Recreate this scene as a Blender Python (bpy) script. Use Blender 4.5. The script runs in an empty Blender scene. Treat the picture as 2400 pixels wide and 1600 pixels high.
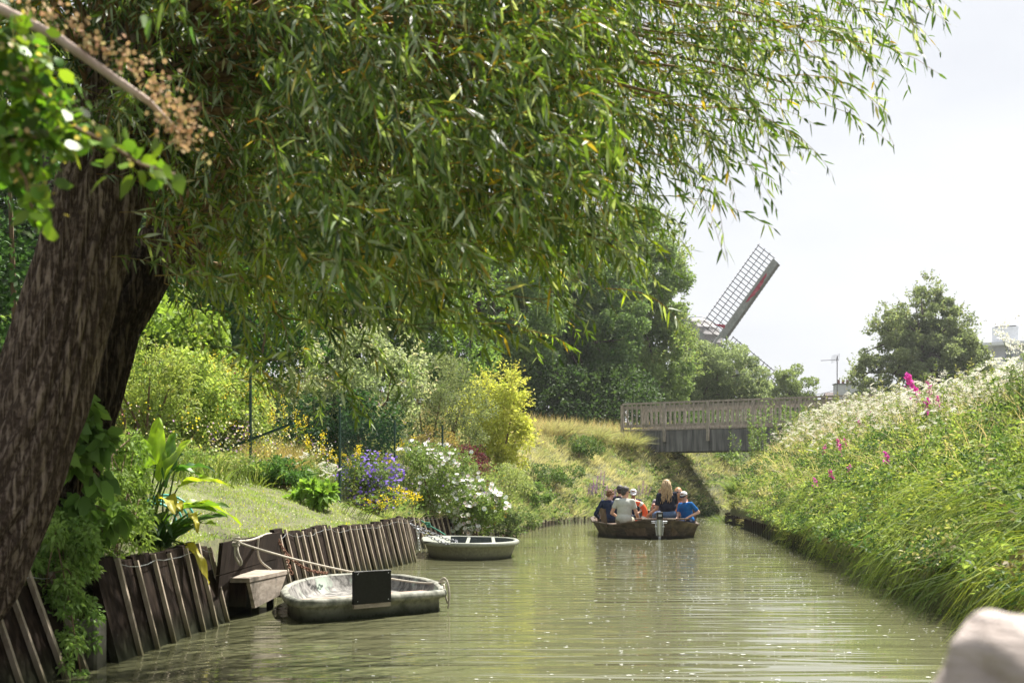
import bpy, bmesh, math, random
import numpy as np
from mathutils import Vector, Matrix
R = math.radians
random.seed(7)
rng = np.random.default_rng(11)
scn = bpy.context.scene
col = scn.collection

# ---------------------------------------------------------------- camera, sky, sun, exposure
CAM_H, FPX, CX, HY = 1.05, 3000.0, 1200.0, 1146.0
cam_d = bpy.data.cameras.new('camera'); cam = bpy.data.objects.new('camera', cam_d); col.objects.link(cam)
cam.location = (0, 0, CAM_H); cam.rotation_euler = (R(90), 0, 0)
cam_d.sensor_width = 36; cam_d.lens = 45; cam_d.shift_y = 0.1442
cam_d.clip_start = 0.05; cam_d.clip_end = 3000
cam_d.dof.use_dof = True; cam_d.dof.focus_distance = 19.0; cam_d.dof.aperture_fstop = 5.0
scn.camera = cam

SUN_DIR = Vector((0.30, 0.40, 0.86)).normalized()
w = bpy.data.worlds.new("World"); scn.world = w; w.use_nodes = True
nt = w.node_tree; nt.nodes.clear()
def N(t, kind, **kw):
    n = t.nodes.new(kind)
    for k, v in kw.items(): setattr(n, k, v)
    return n
out = N(nt, 'ShaderNodeOutputWorld'); bg = N(nt, 'ShaderNodeBackground'); bg.inputs[1].default_value = 0.1
sky = N(nt, 'ShaderNodeTexSky', sky_type='NISHITA'); sky.sun_disc = False
sky.sun_elevation = math.asin(SUN_DIR.z); sky.sun_rotation = math.atan2(SUN_DIR.x, SUN_DIR.y)
sky.dust_density = 3
tc = N(nt, 'ShaderNodeTexCoord'); mp = N(nt, 'ShaderNodeMapping'); mp.inputs['Scale'].default_value = (1.2, 1.2, 3.0)
no = N(nt, 'ShaderNodeTexNoise'); no.inputs['Scale'].default_value = 1.6; no.inputs['Detail'].default_value = 4
cr = N(nt, 'ShaderNodeValToRGB'); cr.color_ramp.elements[0].position = .40; cr.color_ramp.elements[1].position = .60
cr.color_ramp.elements[0].color = (2.75, 2.81, 2.95, 1); cr.color_ramp.elements[1].color = (3.28, 3.31, 3.4, 1)
mx = N(nt, 'ShaderNodeMix', data_type='RGBA'); mx.inputs[0].default_value = 0.95
L = nt.links.new
L(tc.outputs['Generated'], mp.inputs[0]); L(mp.outputs[0], no.inputs['Vector']); L(no.outputs['Fac'], cr.inputs[0])
L(sky.outputs[0], mx.inputs[6]); L(cr.outputs[0], mx.inputs[7]); L(mx.outputs[2], bg.inputs[0]); L(bg.outputs[0], out.inputs[0])

sd = bpy.data.lights.new('sun', 'SUN'); sd.energy = 5.0; sd.angle = R(0.6); sd.color = (1.0, 0.95, 0.86)
sun = bpy.data.objects.new('sun', sd); col.objects.link(sun)
sun.rotation_euler = SUN_DIR.to_track_quat('Z', 'Y').to_euler(); sun.location = (20, 10, 40)
scn.view_settings.view_transform = 'Standard'; scn.view_settings.look = 'None'
scn.view_settings.exposure = 1.56; scn.view_settings.gamma = 1.0
scn.render.engine = 'CYCLES'
scn.cycles.max_bounces = 8; scn.cycles.diffuse_bounces = 3; scn.cycles.glossy_bounces = 3
scn.cycles.transmission_bounces = 4; scn.cycles.transparent_max_bounces = 6
scn.cycles.caustics_reflective = False; scn.cycles.caustics_refractive = False
scn.cycles.use_denoising = True

# ---------------------------------------------------------------- projection helpers (photo pixels at 2400 wide -> world at depth Y)
def P(px, py, Y): return Vector(((px - CX) * Y / FPX, Y, CAM_H - (py - HY) * Y / FPX))
def PZ(px, py, z):
    Y = FPX * (CAM_H - z) / (py - HY); return Vector(((px - CX) * Y / FPX, Y, z))

# ---------------------------------------------------------------- mesh helpers
def tag(o, label=None, cat=None, group=None, kind=None):
    if label: o['label'] = label
    if cat: o['category'] = cat
    if group: o['group'] = group
    if kind: o['kind'] = kind
    return o
def link(o, parent=None):
    col.objects.link(o)
    if parent is not None: o.parent = parent
    return o
def empty(name, loc=(0, 0, 0), rz=0.0):
    o = bpy.data.objects.new(name, None); o.location = loc; o.rotation_euler = (0, 0, rz); o.empty_display_size = .2
    return link(o)
def raw_mesh(name, V, T, mat, tint=None, smooth=False, parent=None):
    """V (n,3) float, T (m,3 or 4) int."""
    me = bpy.data.meshes.new(name)
    V = np.asarray(V, dtype=np.float32); T = np.asarray(T, dtype=np.int32)
    k = T.shape[1]
    me.vertices.add(len(V)); me.vertices.foreach_set('co', V.ravel())
    me.loops.add(T.size); me.loops.foreach_set('vertex_index', T.ravel())
    me.polygons.add(len(T)); me.polygons.foreach_set('loop_start', np.arange(0, T.size, k, dtype=np.int32))
    me.polygons.foreach_set('loop_total', np.full(len(T), k, dtype=np.int32))
    if smooth: me.polygons.foreach_set('use_smooth', np.ones(len(T), dtype=bool))
    if tint is not None:
        a = me.attributes.new('tint', 'FLOAT_COLOR', 'POINT')
        c = np.ones((len(V), 4), dtype=np.float32); c[:, :3] = tint; a.data.foreach_set('color', c.ravel())
    me.update(calc_edges=True); me.validate()
    if mat: me.materials.append(mat)
    return link(bpy.data.objects.new(name, me), parent)

class MB:
    """collects pieces into one mesh (mixed polygons)"""
    def __init__(s): s.v = []; s.f = []
    def add(s, vs, fs):
        o = len(s.v); s.v += [tuple(v) for v in vs]; s.f += [tuple(i + o for i in f) for f in fs]; return s
    def box(s, c, size, M=None):
        x, y, z = [d / 2 for d in size]; c = Vector(c)
        vs = [Vector((a * x, b * y, e * z)) for a in (-1, 1) for b in (-1, 1) for e in (-1, 1)]
        vs = [c + (M @ v if M else v) for v in vs]
        return s.add(vs, [(0, 1, 3, 2), (4, 6, 7, 5), (0, 4, 5, 1), (2, 3, 7, 6), (0, 2, 6, 4), (1, 5, 7, 3)])
    def bar(s, a, b, wd, th, up=(0, 0, 1)):
        a, b = Vector(a), Vector(b); d = (b - a)
        ln = d.length; d.normalize(); u = Vector(up); sx = d.cross(u)
        if sx.length < 1e-4: sx = d.cross(Vector((1, 0, 0)))
        sx.normalize(); u = sx.cross(d)
        M = Matrix((sx, d, u)).transposed()
        return s.box((a + b) / 2, (wd, ln, th), M)
    def tube(s, pts, rads, seg=8, cap=True):
        pts = [Vector(p) for p in pts]; n = len(pts)
        if not hasattr(rads, '__len__'): rads = [rads] * n
        vs = []; fs = []
        t0 = (pts[1] - pts[0]).normalized(); u = t0.orthogonal().normalized()
        for i, p in enumerate(pts):
            t = (pts[min(i + 1, n - 1)] - pts[max(i - 1, 0)]).normalized()
            u = (u - t * u.dot(t)).normalized(); v = t.cross(u)
            for k in range(seg):
                a = 2 * math.pi * k / seg; vs.append(p + (u * math.cos(a) + v * math.sin(a)) * rads[i])
        for i in range(n - 1):
            for k in range(seg):
                k2 = (k + 1) % seg; fs.append((i * seg + k, i * seg + k2, (i + 1) * seg + k2, (i + 1) * seg + k))
        if cap: fs.append(tuple(range(seg))[::-1]); fs.append(tuple((n - 1) * seg + k for k in range(seg)))
        return s.add(vs, fs)
    def ball(s, c, r, seg=10, rings=7, M=None):
        if not hasattr(r, '__len__'): r = (r, r, r)
        c = Vector(c); vs = []; fs = []
        for i in range(rings + 1):
            th = math.pi * i / rings
            for k in range(seg):
                a = 2 * math.pi * k / seg
                v = Vector((r[0] * math.sin(th) * math.cos(a), r[1] * math.sin(th) * math.sin(a), r[2] * math.cos(th)))
                vs.append(c + (M @ v if M else v))
        for i in range(rings):
            for k in range(seg):
                k2 = (k + 1) % seg; fs.append((i * seg + k, (i + 1) * seg + k, (i + 1) * seg + k2, i * seg + k2))
        return s.add(vs, fs)
    def torus(s, c, Rr, r, M=None, seg=24, ts=8, sx=1.0):
        c = Vector(c); vs = []; fs = []
        for i in range(seg):
            a = 2 * math.pi * i / seg
            for k in range(ts):
                b = 2 * math.pi * k / ts
                v = Vector(((Rr + r * math.cos(b)) * math.cos(a) * sx, (Rr + r * math.cos(b)) * math.sin(a), r * math.sin(b)))
                vs.append(c + (M @ v if M else v))
        for i in range(seg):
            for k in range(ts):
                i2, k2 = (i + 1) % seg, (k + 1) % ts
                fs.append((i * ts + k, i2 * ts + k, i2 * ts + k2, i * ts + k2))
        return s.add(vs, fs)
    def build(s, name, mat, parent=None, smooth=False, bevel=0, weld=False):
        me = bpy.data.meshes.new(name); me.from_pydata(s.v, [], s.f); 
        if mat: me.materials.append(mat)
        bm = bmesh.new(); bm.from_mesh(me)
        if weld: bmesh.ops.remove_doubles(bm, verts=bm.verts, dist=1e-4)
        bmesh.ops.recalc_face_normals(bm, faces=bm.faces)
        if bevel: bmesh.ops.bevel(bm, geom=[e for e in bm.edges if e.calc_face_angle(0) > .6], offset=bevel, segments=1, affect='EDGES')
        bm.to_mesh(me); bm.free()
        if smooth:
            me.polygons.foreach_set('use_smooth', [True] * len(me.polygons))
        me.update(); return link(bpy.data.objects.new(name, me), parent)

TPL = {
 'lance': (np.array([[0, 0], [.3, -1], [.3, 1], [.68, -.72], [.68, .72], [1, 0]], float), np.array([[0, 1, 2], [1, 3, 2], [2, 3, 4], [3, 5, 4]])),
 'blade': (np.array([[0, -1], [0, 1], [.5, -.75], [.5, .75], [1, 0]], float), np.array([[0, 2, 1], [1, 2, 3], [2, 4, 3]])),
 'diam': (np.array([[0, 0], [.42, -1], [.42, 1], [1, 0]], float), np.array([[0, 1, 2], [1, 3, 2]])),
 'broad': (np.array([[0, 0], [.22, -.8], [.22, .8], [.6, -.95], [.6, .95], [1, 0]], float), np.array([[0, 1, 2], [1, 3, 2], [2, 3, 4], [3, 5, 4]])),
}
def unit(a): return a / np.maximum(np.linalg.norm(a, axis=1, keepdims=True), 1e-9)
def leaf_arrays(tpl, pos, axis, L_, W_, droop=0.0, fold=0.25, side=None):
    t, F = TPL[tpl]; n = len(pos); k = len(t)
    axis = unit(np.asarray(axis, float))
    if side is None: side = np.cross(axis, unit(rng.normal(size=(n, 3))))
    side = unit(side); nrm = np.cross(side, axis)
    L_ = np.broadcast_to(np.asarray(L_, float), (n,)); W_ = np.broadcast_to(np.asarray(W_, float), (n,)); dr = np.broadcast_to(np.asarray(droop, float), (n,))
    tt = t[:, 0][None, :, None]; uu = t[:, 1][None, :, None]
    V = pos[:, None, :] + axis[:, None, :] * (L_[:, None, None] * tt) + side[:, None, :] * (W_[:, None, None] * .5 * uu) \
        + nrm[:, None, :] * (W_[:, None, None] * .5 * fold * np.abs(uu)) \
        + np.array([0, 0, -1.0])[None, None, :] * (dr * L_)[:, None, None] * tt ** 2
    idx = (np.arange(n) * k)[:, None, None] + F[None]
    return V.reshape(-1, 3), idx.reshape(-1, 3), k
class Leaves:
    def __init__(s): s.V = []; s.T = []; s.C = []; s.n = 0
    def add(s, tpl, pos, axis, L_, W_, tint, droop=0.0, fold=0.25, side=None):
        if len(pos) == 0: return s
        V, T, k = leaf_arrays(tpl, np.asarray(pos, float), axis, L_, W_, droop, fold, side)
        tint = np.broadcast_to(np.asarray(tint, float), (len(pos), 3))
        s.V.append(V); s.T.append(T + s.n); s.C.append(np.repeat(tint, k, axis=0)); s.n += len(V); return s
    def strips(s, paths, wid, tint):
        """thin twigs: paths (n,k,3), crossed flat strips"""
        paths = np.asarray(paths, float); n, k, _ = paths.shape
        wid = np.broadcast_to(np.asarray(wid, float), (n,)); tint = np.broadcast_to(np.asarray(tint, float), (n, 3))
        for q in range(2):
            d = paths[:, -1] - paths[:, 0]; ref = np.array([0, 1.0, 0]) if q == 0 else np.array([.6, .2, .8])
            sd = unit(np.cross(d, np.broadcast_to(ref, d.shape)))[:, None, :] * wid[:, None, None] * .5
            tp = (1 - np.linspace(0, .7, k))[None, :, None]
            V = np.stack([paths - sd * tp, paths + sd * tp], axis=2).reshape(n, k * 2, 3)
            F = []
            for i in range(k - 1): F += [[2 * i, 2 * i + 2, 2 * i + 1], [2 * i + 1, 2 * i + 2, 2 * i + 3]]
            T = (np.arange(n) * k * 2)[:, None, None] + np.array(F)[None]
            s.V.append(V.reshape(-1, 3)); s.T.append(T.reshape(-1, 3) + s.n); s.C.append(np.repeat(tint, 2 * k, axis=0)); s.n += n * k * 2
        return s
    def build(s, name, mat, parent=None, smooth=False):
        V = np.concatenate(s.V)
        if parent is not None: V = V - np.array(parent.location)
        return raw_mesh(name, V, np.concatenate(s.T), mat, np.concatenate(s.C), smooth, parent)
def mixc(a, b, t): t = np.asarray(t)[:, None]; return np.asarray(a)[None] * (1 - t) + np.asarray(b)[None] * t
def vary(c, n, amt=.25):
    c = np.asarray(c, float); j = 1 + rng.normal(0, amt, (n, 1)); h = 1 + rng.normal(0, amt * .35, (n, 3))
    return np.clip(c * j * h, .004, 1)
def wob(x, y, s=1.0, seed=0):
    a = np.sin(x * 1.7 * s + seed) * np.cos(y * 1.3 * s + seed * 2.1) + .6 * np.sin(x * 3.9 * s + y * 2.7 * s + seed * 1.3) + .4 * np.cos(x * 7.3 * s - y * 6.1 * s + seed)
    return a / 2.0

# ---------------------------------------------------------------- materials
def new_mat(name):
    m = bpy.data.materials.new(name); m.use_nodes = True; t = m.node_tree; t.nodes.clear()
    o = N(t, 'ShaderNodeOutputMaterial'); b = N(t, 'ShaderNodeBsdfPrincipled'); t.links.new(b.outputs[0], o.inputs[0])
    return m, t, b, o
def foliage_mat(name, rough=.5, spec=.35, trans=.35, tgain=(1.15, 1.25, .55)):
    m, t, b, o = new_mat(name)
    at = N(t, 'ShaderNodeAttribute', attribute_name='tint'); t.links.new(at.outputs['Color'], b.inputs['Base Color'])
    b.inputs['Roughness'].default_value = rough; b.inputs['Specular IOR Level'].default_value = spec
    tr = N(t, 'ShaderNodeBsdfTranslucent'); mu = N(t, 'ShaderNodeMix', data_type='RGBA', blend_type='MULTIPLY'); mu.inputs[0].default_value = 1
    mu.inputs[7].default_value = (*tgain, 1); t.links.new(at.outputs['Color'], mu.inputs[6]); t.links.new(mu.outputs[2], tr.inputs[0])
    ms = N(t, 'ShaderNodeMixShader'); ms.inputs[0].default_value = trans
    t.links.new(b.outputs[0], ms.inputs[1]); t.links.new(tr.outputs[0], ms.inputs[2]); t.links.new(ms.outputs[0], o.inputs[0])
    return m
def plain(name, c, rough=.7, metal=0.0, spec=.4):
    m, t, b, o = new_mat(name); b.inputs['Base Color'].default_value = (*c, 1); b.inputs['Roughness'].default_value = rough
    b.inputs['Metallic'].default_value = metal; b.inputs['Specular IOR Level'].default_value = spec; return m
def noisy(name, c1, c2, scale=(4, 4, 4), nscale=3.0, detail=6, rough=.8, bump=.3, bdist=.01, lo=.35, hi=.65, c3=None, c3scale=1.5, c3lo=.55, c3hi=.7, zmark=None, metal=0.0, spec=.3, obj=True):
    m, t, b, o = new_mat(name); l = t.links.new
    tc = N(t, 'ShaderNodeTexCoord'); mp = N(t, 'ShaderNodeMapping'); mp.inputs['Scale'].default_value = scale
    l(tc.outputs['Object'], mp.inputs[0])
    n1 = N(t, 'ShaderNodeTexNoise'); n1.inputs['Scale'].default_value = nscale; n1.inputs['Detail'].default_value = detail; n1.inputs['Roughness'].default_value = .65
    l(mp.outputs[0], n1.inputs['Vector'])
    r = N(t, 'ShaderNodeValToRGB'); r.color_ramp.elements[0].position = lo; r.color_ramp.elements[1].position = hi
    r.color_ramp.elements[0].color = (*c1, 1); r.color_ramp.elements[1].color = (*c2, 1); l(n1.outputs['Fac'], r.inputs[0])
    last = r.outputs[0]
    if c3 is not None:
        n2 = N(t, 'ShaderNodeTexNoise'); n2.inputs['Scale'].default_value = c3scale; n2.inputs['Detail'].default_value = 5
        l(tc.outputs['Object'], n2.inputs['Vector'])
        mr = N(t, 'ShaderNodeMapRange'); mr.inputs[1].default_value = c3lo; mr.inputs[2].default_value = c3hi; l(n2.outputs['Fac'], mr.inputs[0])
        mm = N(t, 'ShaderNodeMix', data_type='RGBA'); l(mr.outputs[0], mm.inputs[0]); l(last, mm.inputs[6]); mm.inputs[7].default_value = (*c3, 1); last = mm.outputs[2]
    if zmark is not None:  # algae growth line above the water (world height)
        zc, z0, z1 = zmark
        ge = N(t, 'ShaderNodeNewGeometry'); sp = N(t, 'ShaderNodeSeparateXYZ'); l(ge.outputs['Position'], sp.inputs[0])
        ad = N(t, 'ShaderNodeMath', operation='MULTIPLY_ADD'); l(n1.outputs['Fac'], ad.inputs[0]); ad.inputs[1].default_value = -(z1 - z0) * 1.2; l(sp.outputs[2], ad.inputs[2])
        mr = N(t, 'ShaderNodeMapRange'); mr.inputs[1].default_value = z0 - (z1 - z0) * .6; mr.inputs[2].default_value = z1 - (z1 - z0) * .6; mr.inputs[3].default_value = 1; mr.inputs[4].default_value = 0; l(ad.outputs[0], mr.inputs[0])
        mm = N(t, 'ShaderNodeMix', data_type='RGBA'); l(mr.outputs[0], mm.inputs[0]); l(last, mm.inputs[6]); mm.inputs[7].default_value = (*zc, 1); last = mm.outputs[2]
    l(last, b.inputs['Base Color'])
    b.inputs['Roughness'].default_value = rough; b.inputs['Metallic'].default_value = metal; b.inputs['Specular IOR Level'].default_value = spec
    if bump:
        bp = N(t, 'ShaderNodeBump'); bp.inputs['Strength'].default_value = bump; bp.inputs['Distance'].default_value = bdist
        l(n1.outputs['Fac'], bp.inputs['Height']); l(bp.outputs[0], b.inputs['Normal'])
    return m
M = {}
M['leaf'] = foliage_mat('foliage', .6, .18, .42, (1.15, 1.18, .75))
M['willow'] = foliage_mat('willow_foliage', .46, .32, .42, (1.5, 1.5, .45))
M['petal'] = foliage_mat('petals', .7, .1, .3, (1, 1, 1))
M['soil'] = noisy('bank_soil', (.045, .05, .018), (.10, .10, .035), nscale=2.5, c3=(.12, .13, .05), bump=.6, bdist=.03)
M['plank'] = noisy('dark_timber', (.009, .006, .005), (.032, .022, .016), scale=(6, 6, 1.2), nscale=4, bump=.5, bdist=.006, rough=.95, spec=.08, zmark=((.02, .022, .012), .02, .2), c3=(.05, .036, .026), c3lo=.6, c3hi=.8)
M['batten'] = noisy('pale_batten', (.26, .21, .16), (.46, .39, .31), scale=(6, 6, 2), nscale=5, bump=.4, bdist=.004, zmark=((.11, .10, .05), .02, .22))
M['pale_wood'] = noisy('pale_board', (.20, .165, .13), (.36, .31, .26), scale=(2, 2, 8), nscale=3, bump=.4, bdist=.004, c3=(.07, .065, .055), c3scale=6, c3lo=.55, c3hi=.75)
M['bridge_wood'] = noisy('bridge_timber', (.20, .18, .155), (.38, .34, .30), scale=(3, 3, 1), nscale=6, bump=.3, c3=(.12, .13, .07), c3lo=.6, c3hi=.8)
M['girder'] = noisy('stained_concrete', (.05, .052, .055), (.24, .24, .245), scale=(3.2, 3.2, .22), nscale=2.2, bump=.2, lo=.36, hi=.72, c3=(.035, .036, .04), c3scale=.6, c3lo=.5, c3hi=.8)
M['bark'] = noisy('willow_bark', (.022, .015, .011), (.27, .20, .155), scale=(12, 12, .55), nscale=3.0, detail=10, bump=1.0, bdist=.05, lo=.42, hi=.66, c3=(.36, .31, .26), c3scale=14, c3lo=.66, c3hi=.76)
M['bark_dark'] = noisy('dark_willow_bark', (.012, .009, .006), (.10, .075, .05), scale=(9, 9, 1.2), nscale=3.2, detail=9, bump=1.0, bdist=.05, lo=.42, hi=.66)
M['trunk'] = noisy('tree_bark', (.05, .04, .03), (.13, .10, .08), scale=(4, 4, 1), bump=.6)
M['hull_grey'] = noisy('weathered_hull', (.13, .135, .11), (.30, .30, .26), nscale=5, detail=9, bump=.35, bdist=.006, c3=(.07, .075, .06), c3scale=7, c3lo=.5, c3hi=.72, zmark=((.018, .022, .010), .01, .10))
M['hull_inner'] = noisy('weathered_inner', (.07, .067, .062), (.24, .23, .215), nscale=3, detail=10, bump=.3, bdist=.004, lo=.42, hi=.58, c3=(.30, .36, .30), c3scale=2.3, c3lo=.58, c3hi=.64)
M['hull_olive'] = noisy('olive_hull', (.16, .16, .12), (.25, .25, .19), nscale=6, detail=8, bump=.2, bdist=.004, zmark=((.05, .052, .03), .0, .07), c3=(.34, .34, .28), c3scale=14, c3lo=.62, c3hi=.75)
M['olive_rim'] = noisy('olive_rim', (.19, .205, .17), (.27, .28, .24), nscale=9, bump=.1, rough=.5)
M['olive_in'] = noisy('olive_inside', (.05, .062, .065), (.09, .105, .105), nscale=4, bump=.1, rough=.5)
M['black'] = noisy('black_board', (.006, .006, .006), (.013, .013, .013), nscale=12, bump=.2, bdist=.001, rough=.45, spec=.3, c3=(.03, .03, .028), c3scale=9, c3lo=.6, c3hi=.8)
M['boat_wood'] = noisy('tarred_boat', (.035, .027, .022), (.115, .085, .065), scale=(2, 2, 8), nscale=3, bump=.3, c3=(.17, .135, .10), c3scale=2.2, c3lo=.55, c3hi=.72, zmark=((.03, .028, .02), 0, .08))
M['seat_wood'] = noisy('seat_wood', (.07, .045, .03), (.16, .11, .075), scale=(5, 5, 2), bump=.2)
M['rope'] = noisy('rope_fibre', (.30, .27, .22), (.52, .48, .41), scale=(40, 40, 40), bump=.8, bdist=.004)
M['green_rope'] = noisy('green_rope_fibre', (.03, .14, .09), (.06, .25, .17), scale=(40, 40, 40), bump=.6)
M['steel'] = plain('galvanised', (.55, .57, .60), .35, .8)
M['rust'] = noisy('rusty_chain', (.10, .045, .025), (.26, .13, .08), nscale=20, bump=.4, rough=.85)
M['greenpost'] = plain('green_post', (.012, .045, .032), .5)
M['hose'] = plain('teal_hose', (.10, .42, .36), .45)
M['red_cloth'] = noisy('red_cloth', (.22, .02, .04), (.36, .05, .08), nscale=4, bump=.3)
M['twig'] = plain('twig_brown', (.16, .105, .06), .8)
M['shoot'] = noisy('willow_shoots', (.10, .06, .03), (.34, .22, .10), nscale=6, bump=.3)

def bark_mat(name, c0, c1, c2, sc=(13, 13, 2.1)):
    m, t, b, o = new_mat(name); l = t.links.new
    tc = N(t, 'ShaderNodeTexCoord'); mp = N(t, 'ShaderNodeMapping'); mp.inputs['Scale'].default_value = sc; l(tc.outputs['Object'], mp.inputs[0])
    nz = N(t, 'ShaderNodeTexNoise'); nz.inputs['Scale'].default_value = 1.3; nz.inputs['Detail'].default_value = 5; l(mp.outputs[0], nz.inputs['Vector'])
    mm = N(t, 'ShaderNodeMix', data_type='RGBA'); mm.inputs[0].default_value = .38; l(mp.outputs[0], mm.inputs[6]); l(nz.outputs['Color'], mm.inputs[7])
    va = N(t, 'ShaderNodeVectorMath', operation='MULTIPLY_ADD'); l(nz.outputs['Color'], va.inputs[0]); va.inputs[1].default_value = (2.1, 2.1, 1.6); l(mp.outputs[0], va.inputs[2])
    vo = N(t, 'ShaderNodeTexVoronoi', feature='DISTANCE_TO_EDGE'); vo.inputs['Scale'].default_value = 1.0; l(va.outputs[0], vo.inputs['Vector'])
    n2 = N(t, 'ShaderNodeTexNoise'); n2.inputs['Scale'].default_value = 34; n2.inputs['Detail'].default_value = 6; l(tc.outputs['Object'], n2.inputs['Vector'])
    mr = N(t, 'ShaderNodeMapRange'); mr.inputs[1].default_value = .0; mr.inputs[2].default_value = .33; l(vo.outputs['Distance'], mr.inputs[0])
    ad = N(t, 'ShaderNodeMath', operation='MULTIPLY_ADD'); l(n2.outputs['Fac'], ad.inputs[0]); ad.inputs[1].default_value = 1.5; ad.inputs[2].default_value = -.75
    su = N(t, 'ShaderNodeMath', operation='ADD'); l(mr.outputs[0], su.inputs[0]); l(ad.outputs[0], su.inputs[1])
    r = N(t, 'ShaderNodeValToRGB'); e = r.color_ramp.elements; e[0].position = .12; e[0].color = (*c0, 1); e[1].position = .95; e[1].color = (*c2, 1); q = e.new(.45); q.color = (*c1, 1)
    l(su.outputs[0], r.inputs[0]); l(r.outputs[0], b.inputs['Base Color']); b.inputs['Roughness'].default_value = .9; b.inputs['Specular IOR Level'].default_value = .15
    bp = N(t, 'ShaderNodeBump'); bp.inputs['Strength'].default_value = 1; bp.inputs['Distance'].default_value = .022; l(su.outputs[0], bp.inputs['Height']); l(bp.outputs[0], b.inputs['Normal']); return m
M['bark'] = bark_mat('willow_bark_ridged', (.075, .053, .040), (.165, .122, .092), (.28, .22, .17), (26, 26, 1.7))
M['bark_dark'] = bark_mat('dark_willow_bark_ridged', (.02, .014, .010), (.055, .040, .029), (.11, .085, .062), (26, 26, 2.0))  # same bark in darker tones for the thinner trunk
# ---------------------------------------------------------------- terrain
_YL = [-30, 4, 6, 7.8, 10.1, 10.2, 12.5, 12.6, 14, 16.5, 18.5, 18.6, 22, 24.5, 27, 30, 34, 38.4, 41.4, 45, 49, 51, 56, 62, 75, 120, 300, 1500]
_XL = [-3.0, -2.62, -2.5, -2.3, -2.12, -2.48, -2.48, -2.2, -2.02, -1.66, -1.34, -1.72, -1.62, -1.05, -.5, .15, .6, 1.3, 2.8, 4.8, 7, 8.5, 13, 20, 36, 90, 300, 1700]
_YR = [-30, 6, 10.4, 13, 15.8, 22.7, 30, 41.4, 45, 49, 51, 56, 62, 75, 120, 300, 1500]
_XR = [2.6, 3.15, 3.6, 3.85, 4.2, 5.0, 5.8, 6.9, 7.7, 9.6, 11.2, 16, 23, 40, 95, 306, 1708]
def XL(y): return np.interp(y, _YL, _XL)
def XR(y): return np.interp(y, _YR, _XR)
def sstep(a, b, x): t = np.clip((x - a) / (b - a), 0, 1); return t * t * (3 - 2 * t)
A_d = [0, .25, .33, .6, 1, 2.2, 4, 9, 20, 2000]; A_z = [-.7, -.7, .57, .64, .82, 1.2, 1.6, 2.2, 2.6, 2.9]
B_d = [0, .08, .18, 1, 2.5, 4, 5.5, 12, 60, 2000]; B_z = [-.7, -.7, .2, .85, 1.9, 2.8, 3.35, 3.55, 3.7, 3.7]
R_d = [0, .1, .16, .5, 1, 2, 3, 4, 8, 60, 2000]; R_z = [-.7, -.7, .42, .92, 1.32, 1.88, 2.25, 2.45, 2.55, 2.7, 2.7]
def gz(x, y):
    x = np.asarray(x, float); y = np.asarray(y, float)
    dl = XL(y) - x; dr = x - XR(y)
    m = sstep(21.5, 29, y)
    zl = np.interp(dl, A_d, A_z) * (1 - m) + np.interp(dl, B_d, B_z) * m
    zr = np.interp(dr, R_d, R_z) * (.90 + .10 * sstep(14, 24, y) + .30 * sstep(24, 45, y)) + (.24 * wob(x, y, .75, 3) + .13 * wob(x, y, 2.1, 8)) * sstep(.3, 1.2, dr) * (1 - sstep(60, 90, y))
    z = np.where(dl > 0, zl, np.where(dr > 0, zr, -.7))
    bump = .06 * wob(x, y, .8, 3) * (np.maximum(dl, dr) > .6)
    return z + bump
def gz1(x, y): return float(gz(x, y))
ys = np.unique(np.concatenate([np.arange(-14, 4, 2), np.arange(4, 62, .5), [10.1, 10.19, 12.5, 12.59, 18.5, 18.59], np.linspace(62, 120, 24), np.linspace(130, 1300, 24)]))
dl = np.array([900, 400, 150, 60, 30, 20, 14, 10, 8, 6.5, 5.5, 4.7, 4, 3.4, 2.8, 2.2, 1.7, 1.3, 1, .75, .5, .33, .25, .18, .08, 0.0])
nL = len(dl)
rows = []
for y in ys:
    xl, xr = XL(y), XR(y)
    xs = np.concatenate([xl - dl, [xl + (xr - xl) * f for f in (.33, .66)], xr + dl[::-1]])
    rows.append(np.stack([xs, np.full_like(xs, y), gz(xs, np.full_like(xs, y))], 1))
G = np.array(rows); ny, nx, _ = G.shape
ii, jj = np.meshgrid(np.arange(ny - 1), np.arange(nx - 1), indexing='ij'); a = (ii * nx + jj).ravel()
T4 = np.stack([a, a + 1, a + nx + 1, a + nx], 1)
g = raw_mesh('ground', G.reshape(-1, 3), T4, M['soil'], smooth=True); tag(g, kind='structure')

# ---------------------------------------------------------------- water
m, t, b, o = new_mat('canal_water'); l = t.links.new
b.inputs['Base Color'].default_value = (.108, .110, .060, 1); b.inputs['Roughness'].default_value = .03; b.inputs['IOR'].default_value = 1.33
ge = N(t, 'ShaderNodeNewGeometry')
def wave(sc, ns, det, dist=0.0):
    mp = N(t, 'ShaderNodeMapping'); mp.inputs['Scale'].default_value = sc; l(ge.outputs['Position'], mp.inputs[0])
    n = N(t, 'ShaderNodeTexNoise'); n.inputs['Scale'].default_value = ns; n.inputs['Detail'].default_value = det; n.inputs['Distortion'].default_value = dist
    l(mp.outputs[0], n.inputs['Vector']); return n.outputs['Fac']
w1 = wave((.45, 3.3, 1), 1.0, 2, .7); w2 = wave((.8, 7, 1), 1.0, 2, .5); w3 = wave((4, 24, 1), 1.0, 1); w4 = wave((.16, .22, 1), 1.0, 2)
def madd(a_, k, c_=None):
    n = N(t, 'ShaderNodeMath', operation='MULTIPLY_ADD'); l(a_, n.inputs[0]); n.inputs[1].default_value = k
    if c_ is None: n.inputs[2].default_value = 0
    else: l(c_, n.inputs[2])
    return n.outputs[0]
def mult(a_, b_):
    n = N(t, 'ShaderNodeMath', operation='MULTIPLY'); l(a_, n.inputs[0]); l(b_, n.inputs[1]); return n.outputs[0]
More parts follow.
